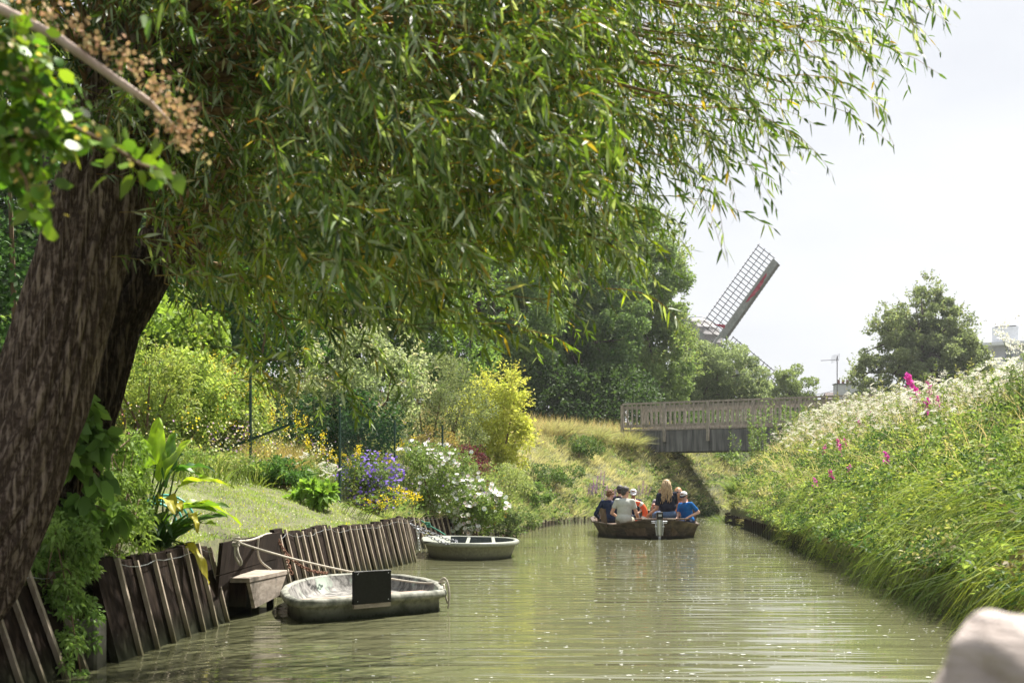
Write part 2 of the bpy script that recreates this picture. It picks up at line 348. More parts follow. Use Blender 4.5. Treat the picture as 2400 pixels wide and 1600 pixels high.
calm = N(t, 'ShaderNodeMapRange'); calm.inputs[1].default_value = .38; calm.inputs[2].default_value = .62; calm.inputs[3].default_value = .35; calm.inputs[4].default_value = 1.25; l(w4, calm.inputs[0])
h = mult(calm.outputs[0], madd(w3, .008, madd(w2, .13, madd(w1, 1.0))))
bp = N(t, 'ShaderNodeBump'); bp.inputs['Strength'].default_value = 1.0; bp.inputs['Distance'].default_value = .027; l(h, bp.inputs['Height']); l(bp.outputs[0], b.inputs['Normal'])
wy = np.unique(np.concatenate([np.arange(-14, 60, 1.5), np.linspace(60, 1290, 40)])); wx = np.linspace(0, 1, 8)
W_ = np.array([[[XL(y) - .25 + (XR(y) - XL(y) + .5) * f, y, 0] for f in wx] for y in wy]); ny, nx, _ = W_.shape
ii, jj = np.meshgrid(np.arange(ny - 1), np.arange(nx - 1), indexing='ij'); a = (ii * nx + jj).ravel()
wo = raw_mesh('water', W_.reshape(-1, 3), np.stack([a, a + 1, a + nx + 1, a + nx], 1), m); tag(wo, kind='structure')
# foam flecks drifting on the water
n = 1900; fy = 6 + 40 * rng.random(n) ** 1.35; fx = XL(fy) + (XR(fy) - XL(fy)) * np.clip(rng.beta(2.2, 1.25, n), .02, .985)
keep = (wob(fx, fy, .9, 5) > -.35) | (rng.random(n) < .3); fx, fy = fx[keep], fy[keep]; n = len(fx)
hide = ((np.abs(fx + 1.4) < 1.0) & (np.abs(fy - 11.6) < 1.9)) | ((np.abs(fx + .7) < .9) & (np.abs(fy - 20.5) < 1.6)) | ((np.abs(fx - 3) < 1.3) & (np.abs(fy - 31.5) < 5))
fx, fy = fx[~hide], fy[~hide]; n = len(fx)
r = .003 + .010 * rng.random(n) ** 3; ang = np.linspace(0, 2 * np.pi, 7)[:-1]
V = np.stack([fx[:, None] + r[:, None] * 1.5 * np.cos(ang), fy[:, None] + r[:, None] * np.sin(ang), np.full((n, 6), .005)], 2)
ctr = np.stack([fx, fy, np.full(n, .0065)], 1)[:, None]
V = np.concatenate([ctr, V], 1).reshape(-1, 3)
F = np.array([[0, i + 1, (i + 1) % 6 + 1] for i in range(6)]); T = (np.arange(n) * 7)[:, None, None] + F
fo = raw_mesh('foam', V, T.reshape(-1, 3), plain('foam_white', (.5, .51, .49), .6)); tag(fo, 'white flecks of foam drifting on the green canal', None, None, 'stuff')

# ---------------------------------------------------------------- left retaining walls (planks with pale battens)
def plank_wall(name, label, pts, step, ztop, parent_loc, batter=.15, capless=0, seed=1, wob_top=.03):
    rr = random.Random(seed)
    root = empty(name, parent_loc); tag(root, label, 'retaining wall')
    off = Vector(parent_loc); pts = [(p[0], p[1], 0.0) for p in pts]
    tot = sum((Vector(pts[i + 1]) - Vector(pts[i])).length for i in range(len(pts) - 1))
    def at(s):
        for i in range(len(pts) - 1):
            a, b_ = Vector(pts[i]), Vector(pts[i + 1]); ln = (b_ - a).length
            if s <= ln or i == len(pts) - 2: return a + (b_ - a) * (s / ln)
            s -= ln
    nn = int(tot / step); tops = []
    for k in range(nn):
        s0, s1 = k * tot / nn, (k + 1) * tot / nn
        a, b_ = at(s0), at(s1); d = (b_ - a).normalized(); lf = Vector((-d.y, d.x, 0)) # away from water
        zt = ztop + rr.uniform(-wob_top, wob_top)
        out_ = rr.uniform(0, .018); bt = batter + rr.uniform(-.012, .012)
        A0 = Vector((a.x, a.y, -.35)); B0 = Vector((b_.x, b_.y, -.35))
        k_up = (zt + .35) / (ztop)
        up = lf * (bt * k_up) + Vector((0, 0, zt + .35))
        mb = MB(); th = lf * .05; o_ = -lf * out_
        g1 = d * .004
        v = [A0 + o_ + g1, B0 + o_ - g1, B0 + o_ - g1 + up, A0 + o_ + g1 + up - Vector((0, 0, rr.uniform(0, .02)))]
        v = [p - off for p in v]
        vs = v + [p + th for p in v]
        mb.add(vs, [(0, 1, 2, 3), (7, 6, 5, 4), (0, 4, 5, 1), (1, 5, 6, 2), (2, 6, 7, 3), (3, 7, 4, 0)])
        mb.build('plank', M['plank'], root)
        # batten on the joint
        c0 = B0 - lf * .032 - off; c1 = c0 + lf * (bt * k_up * .985) + Vector((0, 0, zt + .35 - .012)) + d * rr.uniform(-.012, .012)
        mb = MB(); wd = rr.uniform(.022, .032)
        mb.bar(c0, c1, wd, .028, up=-lf); mb.build('batten', M['batten'], root)
        tops.append(B0 + up - lf * .055 + off * 0)
    # wire stapled along the battens
    mb = MB(); wp = []
    for k, p in enumerate(tops):
        q = p + Vector((0, 0, -.05)); wp.append(q - off)
        if k < len(tops) - 1:
            q2 = (tops[k + 1] + p) / 2 + Vector((0, 0, -.058)); wp.append(q2 - off)
    if len(wp) > 2: mb.tube(wp, .0022, 5); mb.build('wire', M['steel'], root)
    return root
def wl(y): return (float(XL(y)), y)
plank_wall('retaining_wall', 'dark plank wall with pale battens beside the large leaning willow trunk', [wl(3.6), wl(6.0), wl(7.35)], .24, .60, (-2.5, 6, 0), batter=.22, seed=3)
plank_wall('retaining_wall', 'dark plank wall with pale battens below the large leaf garden plant', [wl(7.75), wl(10.12)], .3, .62, (-2.2, 9, 0), seed=5)
plank_wall('retaining_wall', 'long dark plank wall with pale battens from the wooden landing step to the far dinghy', [wl(12.62), wl(14), wl(16.5), wl(18.5)], .265, .62, (-1.8, 15, 0), seed=8)
plank_wall('retaining_wall', 'short set back plank wall with pale battens behind the far dinghy', [wl(18.7), wl(22), wl(24.5), (wl(25.6)[0], 25.6)], .3, .58, (-1.7, 22, 0), seed=12)
# set back bay with horizontal boards and landing step
root = empty('board_wall', (-2.45, 10.9, 0)); tag(root, 'set back wall of two wide horizontal boards above the wooden landing step', 'retaining wall')
for z0, z1, k in ((-.3, .37, 0), (.378, .63, 1)):
    mb = MB(); mb.add([(.12 + .1 * z - .03 * (e == 1) + .0, y_, z) for e in (0, 1) for y_, z in ((-.86, z0), (1.66, z0), (1.66, z1), (-.86, z1))],
        [(0, 1, 2, 3), (7, 6, 5, 4), (0, 4, 5, 1), (1, 5, 6, 2), (2, 6, 7, 3), (3, 7, 4, 0)]); mb.build('board', M['plank'], root)
mb = MB(); mb.bar((.15, 1.62, -.3), (.06, 1.64, .62), .03, .05, up=(-1, 0, 0)); mb.build('post', M['batten'], root)
root = empty('landing_step', (-2.24, 10.95, 0), R(-7)); tag(root, 'pale wooden box step hanging from the bank beside the grey dinghy', 'step')
mb = MB(); mb.box((0, 0, .31), (.34, 1.04, .04)); mb.build('tread', M['pale_wood'], root, bevel=.004)
mb = MB()
mb.add([(.165, -.5, .285), (.165, .5, .285), (.165, .30, .12), (.165, -.36, .07), (.135, -.5, .285), (.135, .5, .285), (.135, .30, .12), (.135, -.36, .07)],
       [(0, 1, 2, 3), (7, 6, 5, 4), (0, 4, 5, 1), (1, 5, 6, 2), (2, 6, 7, 3), (3, 7, 4, 0)]); mb.build('front_board', M['pale_wood'], root)
mb = MB(); mb.box((-.02, -.49, .19), (.30, .03, .2)); mb.build('side_board', M['plank'], root)
mb = MB(); mb.box((-.02, .49, .19), (.30, .03, .2)); mb.build('side_board', M['plank'], root)
mb = MB(); mb.bar((.08, -.1, -.4), (.08, -.1, .28), .05, .05); mb.build('leg', M['plank'], root)
mb = MB(); mb.bar((.08, .3, -.4), (.08, .3, .28), .05, .05); mb.build('leg', M['plank'], root)
mb = MB(); mb.box((-2.52, 7.55, -.02), (.2, .2, .6)); cb = mb.build('concrete_block', noisy('block_concrete', (.14, .13, .11), (.30, .28, .24), bump=.3, zmark=((.05, .05, .03), 0, .2)), bevel=.015); tag(cb, 'stained concrete block at the waterline between two plank walls', 'block')

# far left bank low stakes and right bank sheet boards
root = empty('edge_boards', (6, 30, 0)); tag(root, 'low row of dark upright boards holding the right bank under the grass', 'bank edging')
y = 19.5; k = 0
while y < 48 and k < 96:
    st = .3; x0, x1 = float(XR(y)), float(XR(y + st)); mb = MB()
    jz = random.uniform(-.015, .015); a_ = Vector((x0 + .012 * (k % 2), y, 0)); b_ = Vector((x1 + .012 * (k % 2), y + st - .035, 0))
    mb.bar(a_ + Vector((-6, -30, .0)), b_ + Vector((-6, -30, .0)), .03, .0 + 2 * (.27 + jz)); mb.build('board', M['plank'], root)
    y += st; k += 1
root = empty('edge_stakes', (1, 36, 0)); tag(root, 'low row of small wooden stakes along the foot of the far left bank', 'bank edging')
y = 27.0; k = 0
while y < 50 and k < 98:
    mb = MB(); x0 = float(XL(y)); hh = random.uniform(.12, .2)
    mb.box((x0 - 1 - .0, y - 36, hh / 2 - .1), (.03, .13, hh + .2)); mb.build('stake', M['pale_wood'] if k % 3 else M['plank'], root); y += .235; k += 1

# ---------------------------------------------------------------- footbridge
A = Vector((4.55, 52.3, 3.5)); B = Vector((16.5, 45.6, 3.53))
dv = B - A; ln = dv.length; dv.normalize(); nv = Vector((dv.y, -dv.x, 0))  # nv toward camera
if nv.y > 0: nv = -nv
root = empty('footbridge', A); tag(root, 'grey wooden footbridge with slatted railings crossing the canal', 'footbridge')
def bp_(s, u, z): return dv * s + (-nv) * u + Vector((0, 0, z))
Wd = 2.0
mb = MB(); mb.bar(bp_(.3, 0.10, -.52), bp_(ln, .10, -.52), .22, .86); mb.build('girder', M['girder'], root)
mb = MB(); mb.bar(bp_(.3, Wd - .1, -.52), bp_(ln, Wd - .1, -.52), .22, .86); mb.build('girder', M['girder'], root)
mb = MB()
for k in range(int(ln / .16)): mb.bar(bp_(.16 * k, -.04, -.04), bp_(.16 * k, Wd + .04, -.04), .13, .06)
mb.build('deck', M['bridge_wood'], root)
for side, u in ((0, 0.0), (1, Wd)):
    sg = -1 if side == 0 else 1
    for z, h_, nm in ((1.02, .07, 'handrail'), (.86, .13, 'rail'), (.12, .11, 'rail')):
        mb = MB(); uu = u + (.0 if nm == 'rail' else 0.0)
        mb.bar(bp_(0, uu, z), bp_(ln, uu, z), (.16 if nm == 'handrail' else .045), h_); mb.build(nm, M['bridge_wood'], root)
    s = .0; q = 0
    while s < ln:
        mb = MB()
        if q % 9 == 0:
            mb.bar(bp_(s, u + sg * .10, -.55 if side == 0 else -.3), bp_(s, u + sg * .10, .98), .12, .10, up=nv); mb.build('post', M['bridge_wood'], root)
        else:
            mb.bar(bp_(s, u + sg * .045, .04), bp_(s, u + sg * .045, .98), .07, .028, up=nv); mb.build('baluster', M['bridge_wood'], root)
        s += .205; q += 1
# diagonal end brace
mb = MB(); mb.bar(bp_(-.02, -.03, .95), bp_(.35, -.03, .0), .05, .04, up=nv); mb.build('brace', M['bridge_wood'], root)
# abutment walls under the ends
mb = MB(); mb.bar(bp_(ln * .98, .1, -.9), bp_(ln * .98, Wd - .1, -.9), .5, .7); mb.build('abutment', M['girder'], root)
# ---------------------------------------------------------------- bank vegetation (stuff)
def up_axis(n, lean=(0, 0, 0), spread=.35):
    a = np.tile(np.array([lean[0], lean[1], 1.0]), (n, 1)) + rng.normal(0, spread, (n, 3)) * [1, 1, .35]
    return a
GREEN = (.10, .155, .028); LIME = (.19, .245, .035); DARK = (.035, .075, .02); STRAW = (.42, .34, .17); DRY = (.30, .25, .10); OLIVE = (.15, .165, .045)
def patch(x, y, s=1.0, seed=0): return np.clip(.5 + .55 * wob(x, y, s, seed), 0, 1)

# lawn on the left garden
lv = Leaves(); n = 60000
y = 9 + 13 * rng.random(n); d = .17 + 4.2 * rng.random(n) ** 1.3; x = XL(y) - d; z = gz(x, y)
c = mixc((.22, .34, .06), (.40, .45, .13), patch(x, y, 1.5, 2)); c *= (1 + rng.normal(0, .2, (n, 1)))
lv.add('blade', np.stack([x, y, z - .01], 1), up_axis(n, spread=.5), .035 + .05 * rng.random(n), .007, np.clip(c, .01, 1), droop=.3)
n = 1300; y = 10 + 11 * rng.random(n); x = XL(y) - .3 - 3.5 * rng.random(n); z = gz(x, y)
lv.add('diam', np.stack([x, y, z + .04], 1), up_axis(n, spread=1.5), .018, .018, np.where(rng.random((n, 1)) < .7, np.array([[.65, .65, .55]]), np.array([[.6, .5, .05]])))
tag(lv.build('lawn_grass', M['leaf']), 'short sunlit lawn grass behind the plank wall', None, None, 'stuff')

def tufts(lv, x, y, z, nb, h, w_, lean, tint, spread=.45, rad=.05, droop=.35, jit=.2):
    """nb blades spreading from each tuft centre; lean (n,3); tint (n,3)"""
    n = len(x); k = np.repeat(np.arange(n), nb); m_ = len(k); a = rng.random(m_) * 6.283; r_ = rng.random(m_) ** .5
    h = np.broadcast_to(h, (n,)); w_ = np.broadcast_to(w_, (n,)); rd = np.stack([np.cos(a), np.sin(a), 0 * a], 1)
    pos = np.stack([x[k], y[k], z[k] - .03], 1) + rd * (r_ * rad)[:, None]
    ax = lean[k] + rd * (r_ * spread)[:, None] + rng.normal(0, .12, (m_, 3))
    c = np.clip(tint[k] * (1 + rng.normal(0, jit, (m_, 1))), .01, 1)
    lv.add('blade', pos, ax, h[k] * (.55 + .6 * rng.random(m_)), w_[k] * (.6 + .7 * rng.random(m_)), c, droop=droop * (.4 + 1.2 * rng.random(m_)))
def mounds(lv, x, y, z, r_, nl, leaf, tint, tpl='diam', asp=.6, jit=.22):
    """low leafy cushions of weeds"""
    n = len(x); k = np.repeat(np.arange(n), nl); m_ = len(k); v = unit(rng.normal(size=(m_, 3))); v[:, 2] = np.abs(v[:, 2]); q = .6 + .5 * rng.random(m_)
    pos = np.stack([x[k], y[k], z[k]], 1) + v * (r_[k] * q)[:, None] * [1, 1, .75]
    c = np.clip(tint[k] * (1 + rng.normal(0, jit, (m_, 1))), .01, 1); l_ = leaf[k] * (.6 + .8 * rng.random(m_))
    lv.add(tpl, pos, v * .5 + rng.normal(0, .6, (m_, 3)) + [0, 0, .25], l_, l_ * asp, c, droop=.3)
def pick(n, cols, wts): return np.asarray(cols, float)[rng.choice(len(cols), n, p=np.array(wts) / sum(wts))]

# far left slope: straw coloured grass with green weeds
lv = Leaves()
n = 9500; y = 21.5 + 34 * rng.random(n); d = .1 + 7.5 * rng.random(n) ** 1.05; x = XL(y) - d; z = gz(x, y)
f = np.clip(patch(x, y, .55, 1) * .8 + d / 7 + rng.normal(0, .2, n) + .02, 0, 1); c = mixc((.19, .26, .08), (.50, .45, .27), f)
ln_ = np.stack([.3 + .25 * wob(x, y, .9, 4), -.15 + .2 * wob(y, x, 1.1, 2), np.full(n, 1.0)], 1) + rng.normal(0, .2, (n, 3)) * [1, 1, 0]
tufts(lv, x, y, z, 17, .22 + .35 * rng.random(n) * (.5 + d / 6), .013, ln_, c, spread=.6, rad=.14, droop=.4)
n = 1500; y = 22 + 33 * rng.random(n); d = .0 + 6.5 * rng.random(n); x = XL(y) - d; z = gz(x, y)
k = (patch(x, y, .9, 9) > .42) | (d < 1.0); x, y, z, d = x[k], y[k], z[k], d[k]; n = len(x)
c = pick(n, [(.08, .15, .04), (.17, .26, .07), (.24, .32, .10), (.05, .10, .03)], [2, 3, 3, 1]); mounds(lv, x, y, z, .12 + .28 * rng.random(n) ** 2, 46, .05 + .05 * rng.random(n), c)
n = 3500; y = 36 + 20 * rng.random(n); d = 3.4 + 4 * rng.random(n); x = XL(y) - d; z = gz(x, y)
lv.add('blade', np.stack([x, y, z], 1), up_axis(n, (.1, 0, 0), .22), .6 + .4 * rng.random(n), .012, vary((.50, .40, .22), n, .2), droop=.25)
n = 2200; y = 55 + 22 * rng.random(n); d = 12 * rng.random(n); x = XL(y) - d; z = gz(x, y); c = pick(n, [(.16, .22, .07), (.30, .32, .14), (.09, .15, .05)], [3, 2, 2])
tufts(lv, x, y, z, 14, .4 + .5 * rng.random(n), .03, up_axis(n, spread=.2), c, spread=.6, rad=.25, droop=.4)
n = 500; y = 54 + 20 * rng.random(n); d = 11 * rng.random(n); x = XL(y) - d; z = gz(x, y); mounds(lv, x, y, z, .3 + .5 * rng.random(n), 60, .12 + .05 * rng.random(n), pick(n, [(.07, .13, .04), (.15, .22, .07), (.24, .30, .10)], [3, 3, 1]))
tag(lv.build('slope_grass', M['leaf']), 'straw and green grass covering the far left bank slope', None, None, 'stuff')

# right bank: lush grass, weeds
lv = Leaves()
def right_band(n, y0, y1, dmax, pw=1.0):
    y = y0 + (y1 - y0) * rng.random(n); d = .02 + dmax * rng.random(n) ** pw; x = XR(y) + d; return x, y, d, gz(x, y)
for (n, nb, y0, y1, w_, L0, L1, rad) in ((3600, 24, 5.2, 13, .008, .10, .26, .05), (5200, 20, 12, 24, .011, .12, .30, .08), (5600, 17, 23, 56, .017, .16, .36, .13)):
    x, y, d, z = right_band(n, y0, y1, 6.2, 1.1); far = sstep(13, 26, y); hi = np.clip((d - .8) / 2.2, 0, 1); pt = patch(x, y, .8, 7)
    f = np.clip(far * (.42 + .8 * hi) * (.5 + pt) + .45 * hi * pt - .1 + rng.normal(0, .14, n), 0, 1)
    base = pick(n, [(.11, .17, .045), (.20, .27, .06), (.30, .36, .10), (.07, .12, .03), (.42, .39, .20)], [3, 4, 3, 1.2, 1.5])
    c = base * (1 - f)[:, None] + np.array([.52, .44, .24]) * f[:, None]
    ln_ = np.stack([-.25 + .6 * wob(x, y, 1.9, 2), -.2 + .6 * wob(y, x, 1.7, 6), np.full(n, .8)], 1) + rng.normal(0, .45, (n, 3)) * [1, 1, .2]
    tufts(lv, x, y, z, nb, L0 + L1 * rng.random(n) ** 1.6, w_, ln_, c, spread=1.0, rad=rad, droop=.5)
# long grass hanging over the water edge
n = 1450; y = 5.2 + 20 * rng.random(n) ** 1.3; d = .0 + .9 * rng.random(n); x = XR(y) + d; z = gz(x, y) + .10
ov = patch(y, y * .3, 1.4, 3); kk_ = rng.random(n) < .25 + 1.3 * patch(y * 2.1, d * 3, 1.0, 4); x, y, d, z, ov = x[kk_], y[kk_], d[kk_], z[kk_], ov[kk_]; n = len(x); c = pick(n, [(.09, .14, .03), (.19, .26, .045), (.32, .37, .06)], [3, 3, 2])
tufts(lv, x, y, z, 20, .28 + (.40 + .3 * (y < 14)) * rng.random(n) * (.5 + ov), .008, np.stack([-.7 - .6 * ov, -.1 + .9 * wob(y, x, 2, 1), .45 + 0 * y], 1) + rng.normal(0, .25, (n, 3)), c, spread=.6, rad=.06, droop=1.0)
n = 750; y = 5.2 + 26 * rng.random(n) ** 1.1; d = -.12 + .7 * rng.random(n); x = XR(y) + d; z = gz(XR(y) + np.maximum(d, .2), y) - .12 + .25 * rng.random(n)
c = pick(n, [(.05, .10, .03), (.12, .19, .045), (.24, .31, .08), (.14, .12, .06)], [3, 3, 2, .8]); mounds(lv, x, y, z, .10 + .22 * rng.random(n) ** 1.5, 90, .03 + .035 * rng.random(n), c, 'lance', .35, .3)
# leafy weeds
for (n, nl, y0, y1, L0, r0) in ((2300, 56, 5.2, 13, .032, .11), (2600, 48, 12, 24, .042, .14), (1100, 44, 23, 54, .055, .17)):
    x, y, d, z = right_band(n, y0, y1, 5.8, 1.0)
    c = pick(n, [(.05, .10, .03), (.13, .20, .05), (.23, .30, .075), (.35, .38, .09)], [2.2, 3, 3, 1.0]); c = c * (1 - .4 * (sstep(14, 26, y) * np.clip((d - 1.5) / 2, 0, 1))[:, None]) + np.array([.2, .17, .08]) * .5 * (sstep(14, 26, y) * np.clip((d - 1.5) / 2, 0, 1))[:, None]
    mounds(lv, x - .05, y, z + .05 + .16 * rng.random(n), r0 * (.6 + 1.8 * rng.random(n) ** 2), nl, L0 * (.6 + .8 * rng.random(n)), c, 'broad', .5)
# big bulging clumps, light and dark kinds of weed next to each other
n = 230; x, y, d, z = right_band(n, 5.5, 48, 4.6, .9)
c = pick(n, [(.05, .10, .03), (.15, .22, .055), (.26, .33, .085), (.38, .36, .17)], [3, 3, 2.5, 1.5]); mounds(lv, x, y, z, .22 + .28 * rng.random(n), 420, (.035 + .0009 * y), c, 'broad', .45, .25)
# fine pale seed stalks
n = 6000; x, y, d, z = right_band(n, 6, 50, 6, .8); k = d > .8; x, y, z = x[k], y[k], z[k]; n = len(x)
lv.add('blade', np.stack([x, y, z], 1), up_axis(n, (-.3, -.1, 0), .4), .55 + .5 * rng.random(n), .005 + .00018 * y, vary((.55, .46, .28), n, .2), droop=.35)
# upright weeds with leafy stems all over the near slope
n = 620; x, y, d, z = right_band(n, 6.5, 30, 4.4, .8); hh = .30 + .45 * rng.random(n); q = 40; k = np.repeat(np.arange(n), q); t_ = .1 + .9 * rng.random(n * q)
tip = np.stack([rng.normal(-.14, .14, n), rng.normal(-.05, .12, n), hh], 1); pos = np.stack([x[k], y[k], z[k] + .02], 1) + tip[k] * t_[:, None]
c = pick(n, [(.10, .17, .045), (.20, .27, .07), (.31, .37, .09), (.36, .33, .17)], [3, 3, 2, 1])[k] * (1 + rng.normal(0, .18, (n * q, 1)))
lv.add('lance', pos, up_axis(n * q, spread=1.1), .045 + .05 * rng.random(n * q), .015 + .0003 * y[k], np.clip(c, .01, 1), droop=.35)
lv.strips(np.stack([np.stack([x, y, z], 1), np.stack([x, y, z], 1) + tip], 1), .008, (.16, .18, .07))
# tall loose weeds that break the outline of the crest
n = 420; x, y, d, z = right_band(n, 12, 50, 3.6, 1); x = XR(y) + 1.8 + d * .8; z = gz(x, y); hh = .6 + .5 * rng.random(n)
q = 34; k = np.repeat(np.arange(n), q); t_ = .2 + .8 * rng.random(n * q); tip = np.stack([rng.normal(-.1, .15, n), rng.normal(0, .12, n), hh], 1)
pos = np.stack([x[k], y[k], z[k]], 1) + tip[k] * t_[:, None]; c = pick(n, [(.20, .26, .07), (.30, .30, .12), (.12, .19, .05)], [2, 2, 1])[k] * (1 + rng.normal(0, .15, (n * q, 1)))
lv.add('lance', pos, up_axis(n * q, spread=1.1), .05 + .05 * rng.random(n * q), .014 + .0002 * y[k], np.clip(c, .01, 1), droop=.3)
lv.strips(np.stack([np.stack([x, y, z], 1), np.stack([x, y, z], 1) + tip], 1), .010, (.2, .2, .08))
tag(lv.build('bank_grass', M['leaf']), 'lush long grass and weeds tumbling down the right bank to the water', None, None, 'stuff')

# ground cover beyond the banks and garden floor
lv = Leaves(); n = 60000
y = 14 + 26 * rng.random(n); d = 1.8 + 16 * rng.random(n); x = XL(y) - d; z = gz(x, y)
c = mixc((.06, .11, .025), (.20, .25, .05), patch(x, y, 1.2, 8)) * (1 + rng.normal(0, .25, (n, 1)))
lv.add('blade', np.stack([x, y, z], 1), up_axis(n, spread=.4), .2 + .35 * rng.random(n), .016, np.clip(c, .01, 1), droop=.35)
tag(lv.build('garden_undergrowth', M['leaf']), 'rough green undergrowth covering the garden behind the lawn', None, None, 'stuff')

# mixed wild flowers and tall weeds filling the garden between the lawn and the shrubs
lv = Leaves(); n = 1500; y = 16.5 + 17 * rng.random(n); d = .5 + 5.0 * rng.random(n); k = (d > np.interp(y, [16, 19, 21, 24], [2.6, 1.7, 1.0, .3])); y, d = y[k], d[k]; x = XL(y) - d; z = gz(x, y); n = len(x)
mounds(lv, x, y, z + .1, .12 + .22 * rng.random(n), 60, .045 + .03 * rng.random(n), pick(n, [(.09, .16, .04), (.18, .26, .06), (.30, .36, .10), (.34, .34, .16)], [3, 3, 3, 1.5]), 'lance', .35)
tufts(lv, x, y, z, 12, .35 + .45 * rng.random(n), .012, up_axis(n, spread=.25), pick(n, [(.16, .24, .06), (.32, .34, .12), (.42, .38, .20)], [3, 3, 2]), spread=.5, rad=.12, droop=.35)
m_ = 5200; k = rng.integers(n, size=m_); hue = pick(n, [(.75, .74, .68), (.72, .58, .06), (.45, .30, .62), (.70, .62, .45), (.5, .22, .30)], [3, 3, 2, 2, .6])[k]
lv.add('diam', np.stack([x[k], y[k], z[k]], 1) + rng.normal(0, .16, (m_, 3)) * [1, 1, 0] + np.array([0, 0, 1]) * (.3 + .45 * rng.random((m_, 1))), up_axis(m_, (0, -.5, 0), 1.0), .034, .03, vary(hue, m_, .1))
tag(lv.build('wildflower_border', M['leaf']), 'tangle of tall weeds and small yellow, white and lilac flowers behind the lawn', None, None, 'stuff')

# ---------------------------------------------------------------- plant builders
def blob_points(lobes, n, sub=(.14, .24), nsub=40, shell=.55, seed=None):
    """points clustered on random sub-blobs spread through ellipsoid lobes -> pos, outward"""
    vol = np.array([l_[3] * l_[4] * l_[5] for l_ in lobes]) ** .8; pr = vol / vol.sum()
    ns = max(len(lobes), nsub); li = rng.choice(len(lobes), ns, p=pr); C = []; Rr = []
    for i in li:
        cx, cy, cz, rx, ry, rz = lobes[i]; v = rng.normal(size=3); v /= np.linalg.norm(v); rad = rng.random() ** (1 / 3 * .8)
        rad = .35 + .6 * rad if rng.random() < .85 else rad * .4
        C.append([cx + v[0] * rx * rad, cy + v[1] * ry * rad, cz + v[2] * rz * rad]); Rr.append((rx * ry * rz) ** (1 / 3) * rng.uniform(*sub))
    C = np.array(C); Rr = np.array(Rr); w_ = Rr ** 2; k = rng.choice(ns, n, p=w_ / w_.sum())
    v = unit(rng.normal(size=(n, 3))); r_ = shell + (1.08 - shell) * rng.random(n) ** .6
    pos = C[k] + v * (Rr[k] * r_)[:, None] * np.array([1.1, 1.1, .9])
    return pos, v, C, k
def crown_leaves(lv, lobes, n, leaf, c1, c2, tpl='diam', nsub=40, sub=(.14, .24), asp=.55, droop=.2, upb=.3, jit=.2, floor=None):
    pos, v, C, k = blob_points(lobes, n, sub, nsub)
    tone = rng.random(len(C))[k] * .6 + rng.random(n) * .4
    c = mixc(c1, c2, tone) * (1 + rng.normal(0, jit, (n, 1))) * 1.22
    ax = v * .6 + rng.normal(0, .7, (n, 3)) + [0, 0, upb]
    ls = leaf * (.6 + .8 * rng.random(n))
    if floor is not None:
        g_ = gz(pos[:, 0], pos[:, 1]) + floor; kk = pos[:, 2] > g_; pos, ax, ls, c = pos[kk], ax[kk], ls[kk], c[kk]
    lv.add(tpl, pos, ax, ls, ls * asp, np.clip(c, .005, 1), droop=droop)
    return C
def sprays(lv, lobes, k, h, leaf, c2, asp, tpl, q=12, ln_=.2):
    """young shoots that stick out of the outline"""
    li = rng.integers(len(lobes), size=k); lb = np.array(lobes)[li]; v = rng.normal(size=(k, 3)); v[:, 2] = np.abs(v[:, 2]) * .8 - .15; v = unit(v)
    st = lb[:, :3] + v * lb[:, 3:] * .92; d = unit(v * .8 + rng.normal(0, .35, (k, 3)) + [0, 0, .45]); L_ = h ** .6 * ln_ * (.5 + rng.random(k)); idx = np.repeat(np.arange(k), q); t_ = rng.random(k * q)
    lv.strips(np.stack([st, st + d * L_[:, None]], 1), .008, (.14, .15, .06))
    pos = st[idx] + d[idx] * (L_[idx] * t_)[:, None]; ax = d[idx] * .5 + rng.normal(0, .6, (k * q, 3)); l_ = leaf * (.6 + .7 * rng.random(k * q)) * (1.1 - .4 * t_)
    lv.add(tpl, pos, ax, l_, l_ * asp, vary(c2, k * q, .18), droop=.2)
def limbs_mesh(base, top, C, r0, nlimb=14, seg=7):
    mb = MB(); base, top = Vector(base), Vector(top)
    mid = base.lerp(top, .5) + Vector((random.uniform(-.1, .1), random.uniform(-.1, .1), 0)) * (top - base).length * .5
    pts = [base - Vector((0, 0, .3)), base, base.lerp(mid, .6), mid, mid.lerp(top, .6), top]
    mb.tube(pts, [r0 * 1.35, r0 * 1.15, r0 * .95, r0 * .85, r0 * .6, r0 * .35], 10)
    for i in range(min(nlimb, len(C))):
        c = Vector(C[random.randrange(len(C))]); t_ = random.uniform(.35, 1); s = base.lerp(mid, t_ * 2) if t_ < .5 else mid.lerp(top, t_ * 2 - 1)
        q = s.lerp(c, .5) + Vector((0, 0, .08 * (c - s).length)); mb.tube([s, s.lerp(q, .5), q, c], [r0 * .4, r0 * .3, r0 * .2, r0 * .07], seg)
    return mb
def tree(name, label, cat, x, y, h, lobes, n, leaf, c1, c2, r0, nsub=70, sub=(.14, .24), asp=.6, group=None, tpl='diam', nlimb=22, trunk_h=.75, mat='leaf', droop=.2):
    z0 = gz1(x, y); root = empty(name, (x, y, z0)); tag(root, label, cat, group)
    lobes = [(x + a, y + b_, z0 + c_, d_, e_, f_) for a, b_, c_, d_, e_, f_ in lobes]
    lv = Leaves(); C = crown_leaves(lv, lobes, n, leaf, c1, c2, tpl, nsub, sub, asp, droop=droop)
    sprays(lv, lobes, int(n / 150), h, leaf, c2, asp, tpl, 14, .13); lv.build('crown', M[mat], root)
    mb = limbs_mesh((0, 0, 0), (0, 0, h * trunk_h), C - np.array([x, y, z0]), r0, nlimb); mb.build('trunk', M['trunk'], root, smooth=True)
    return root
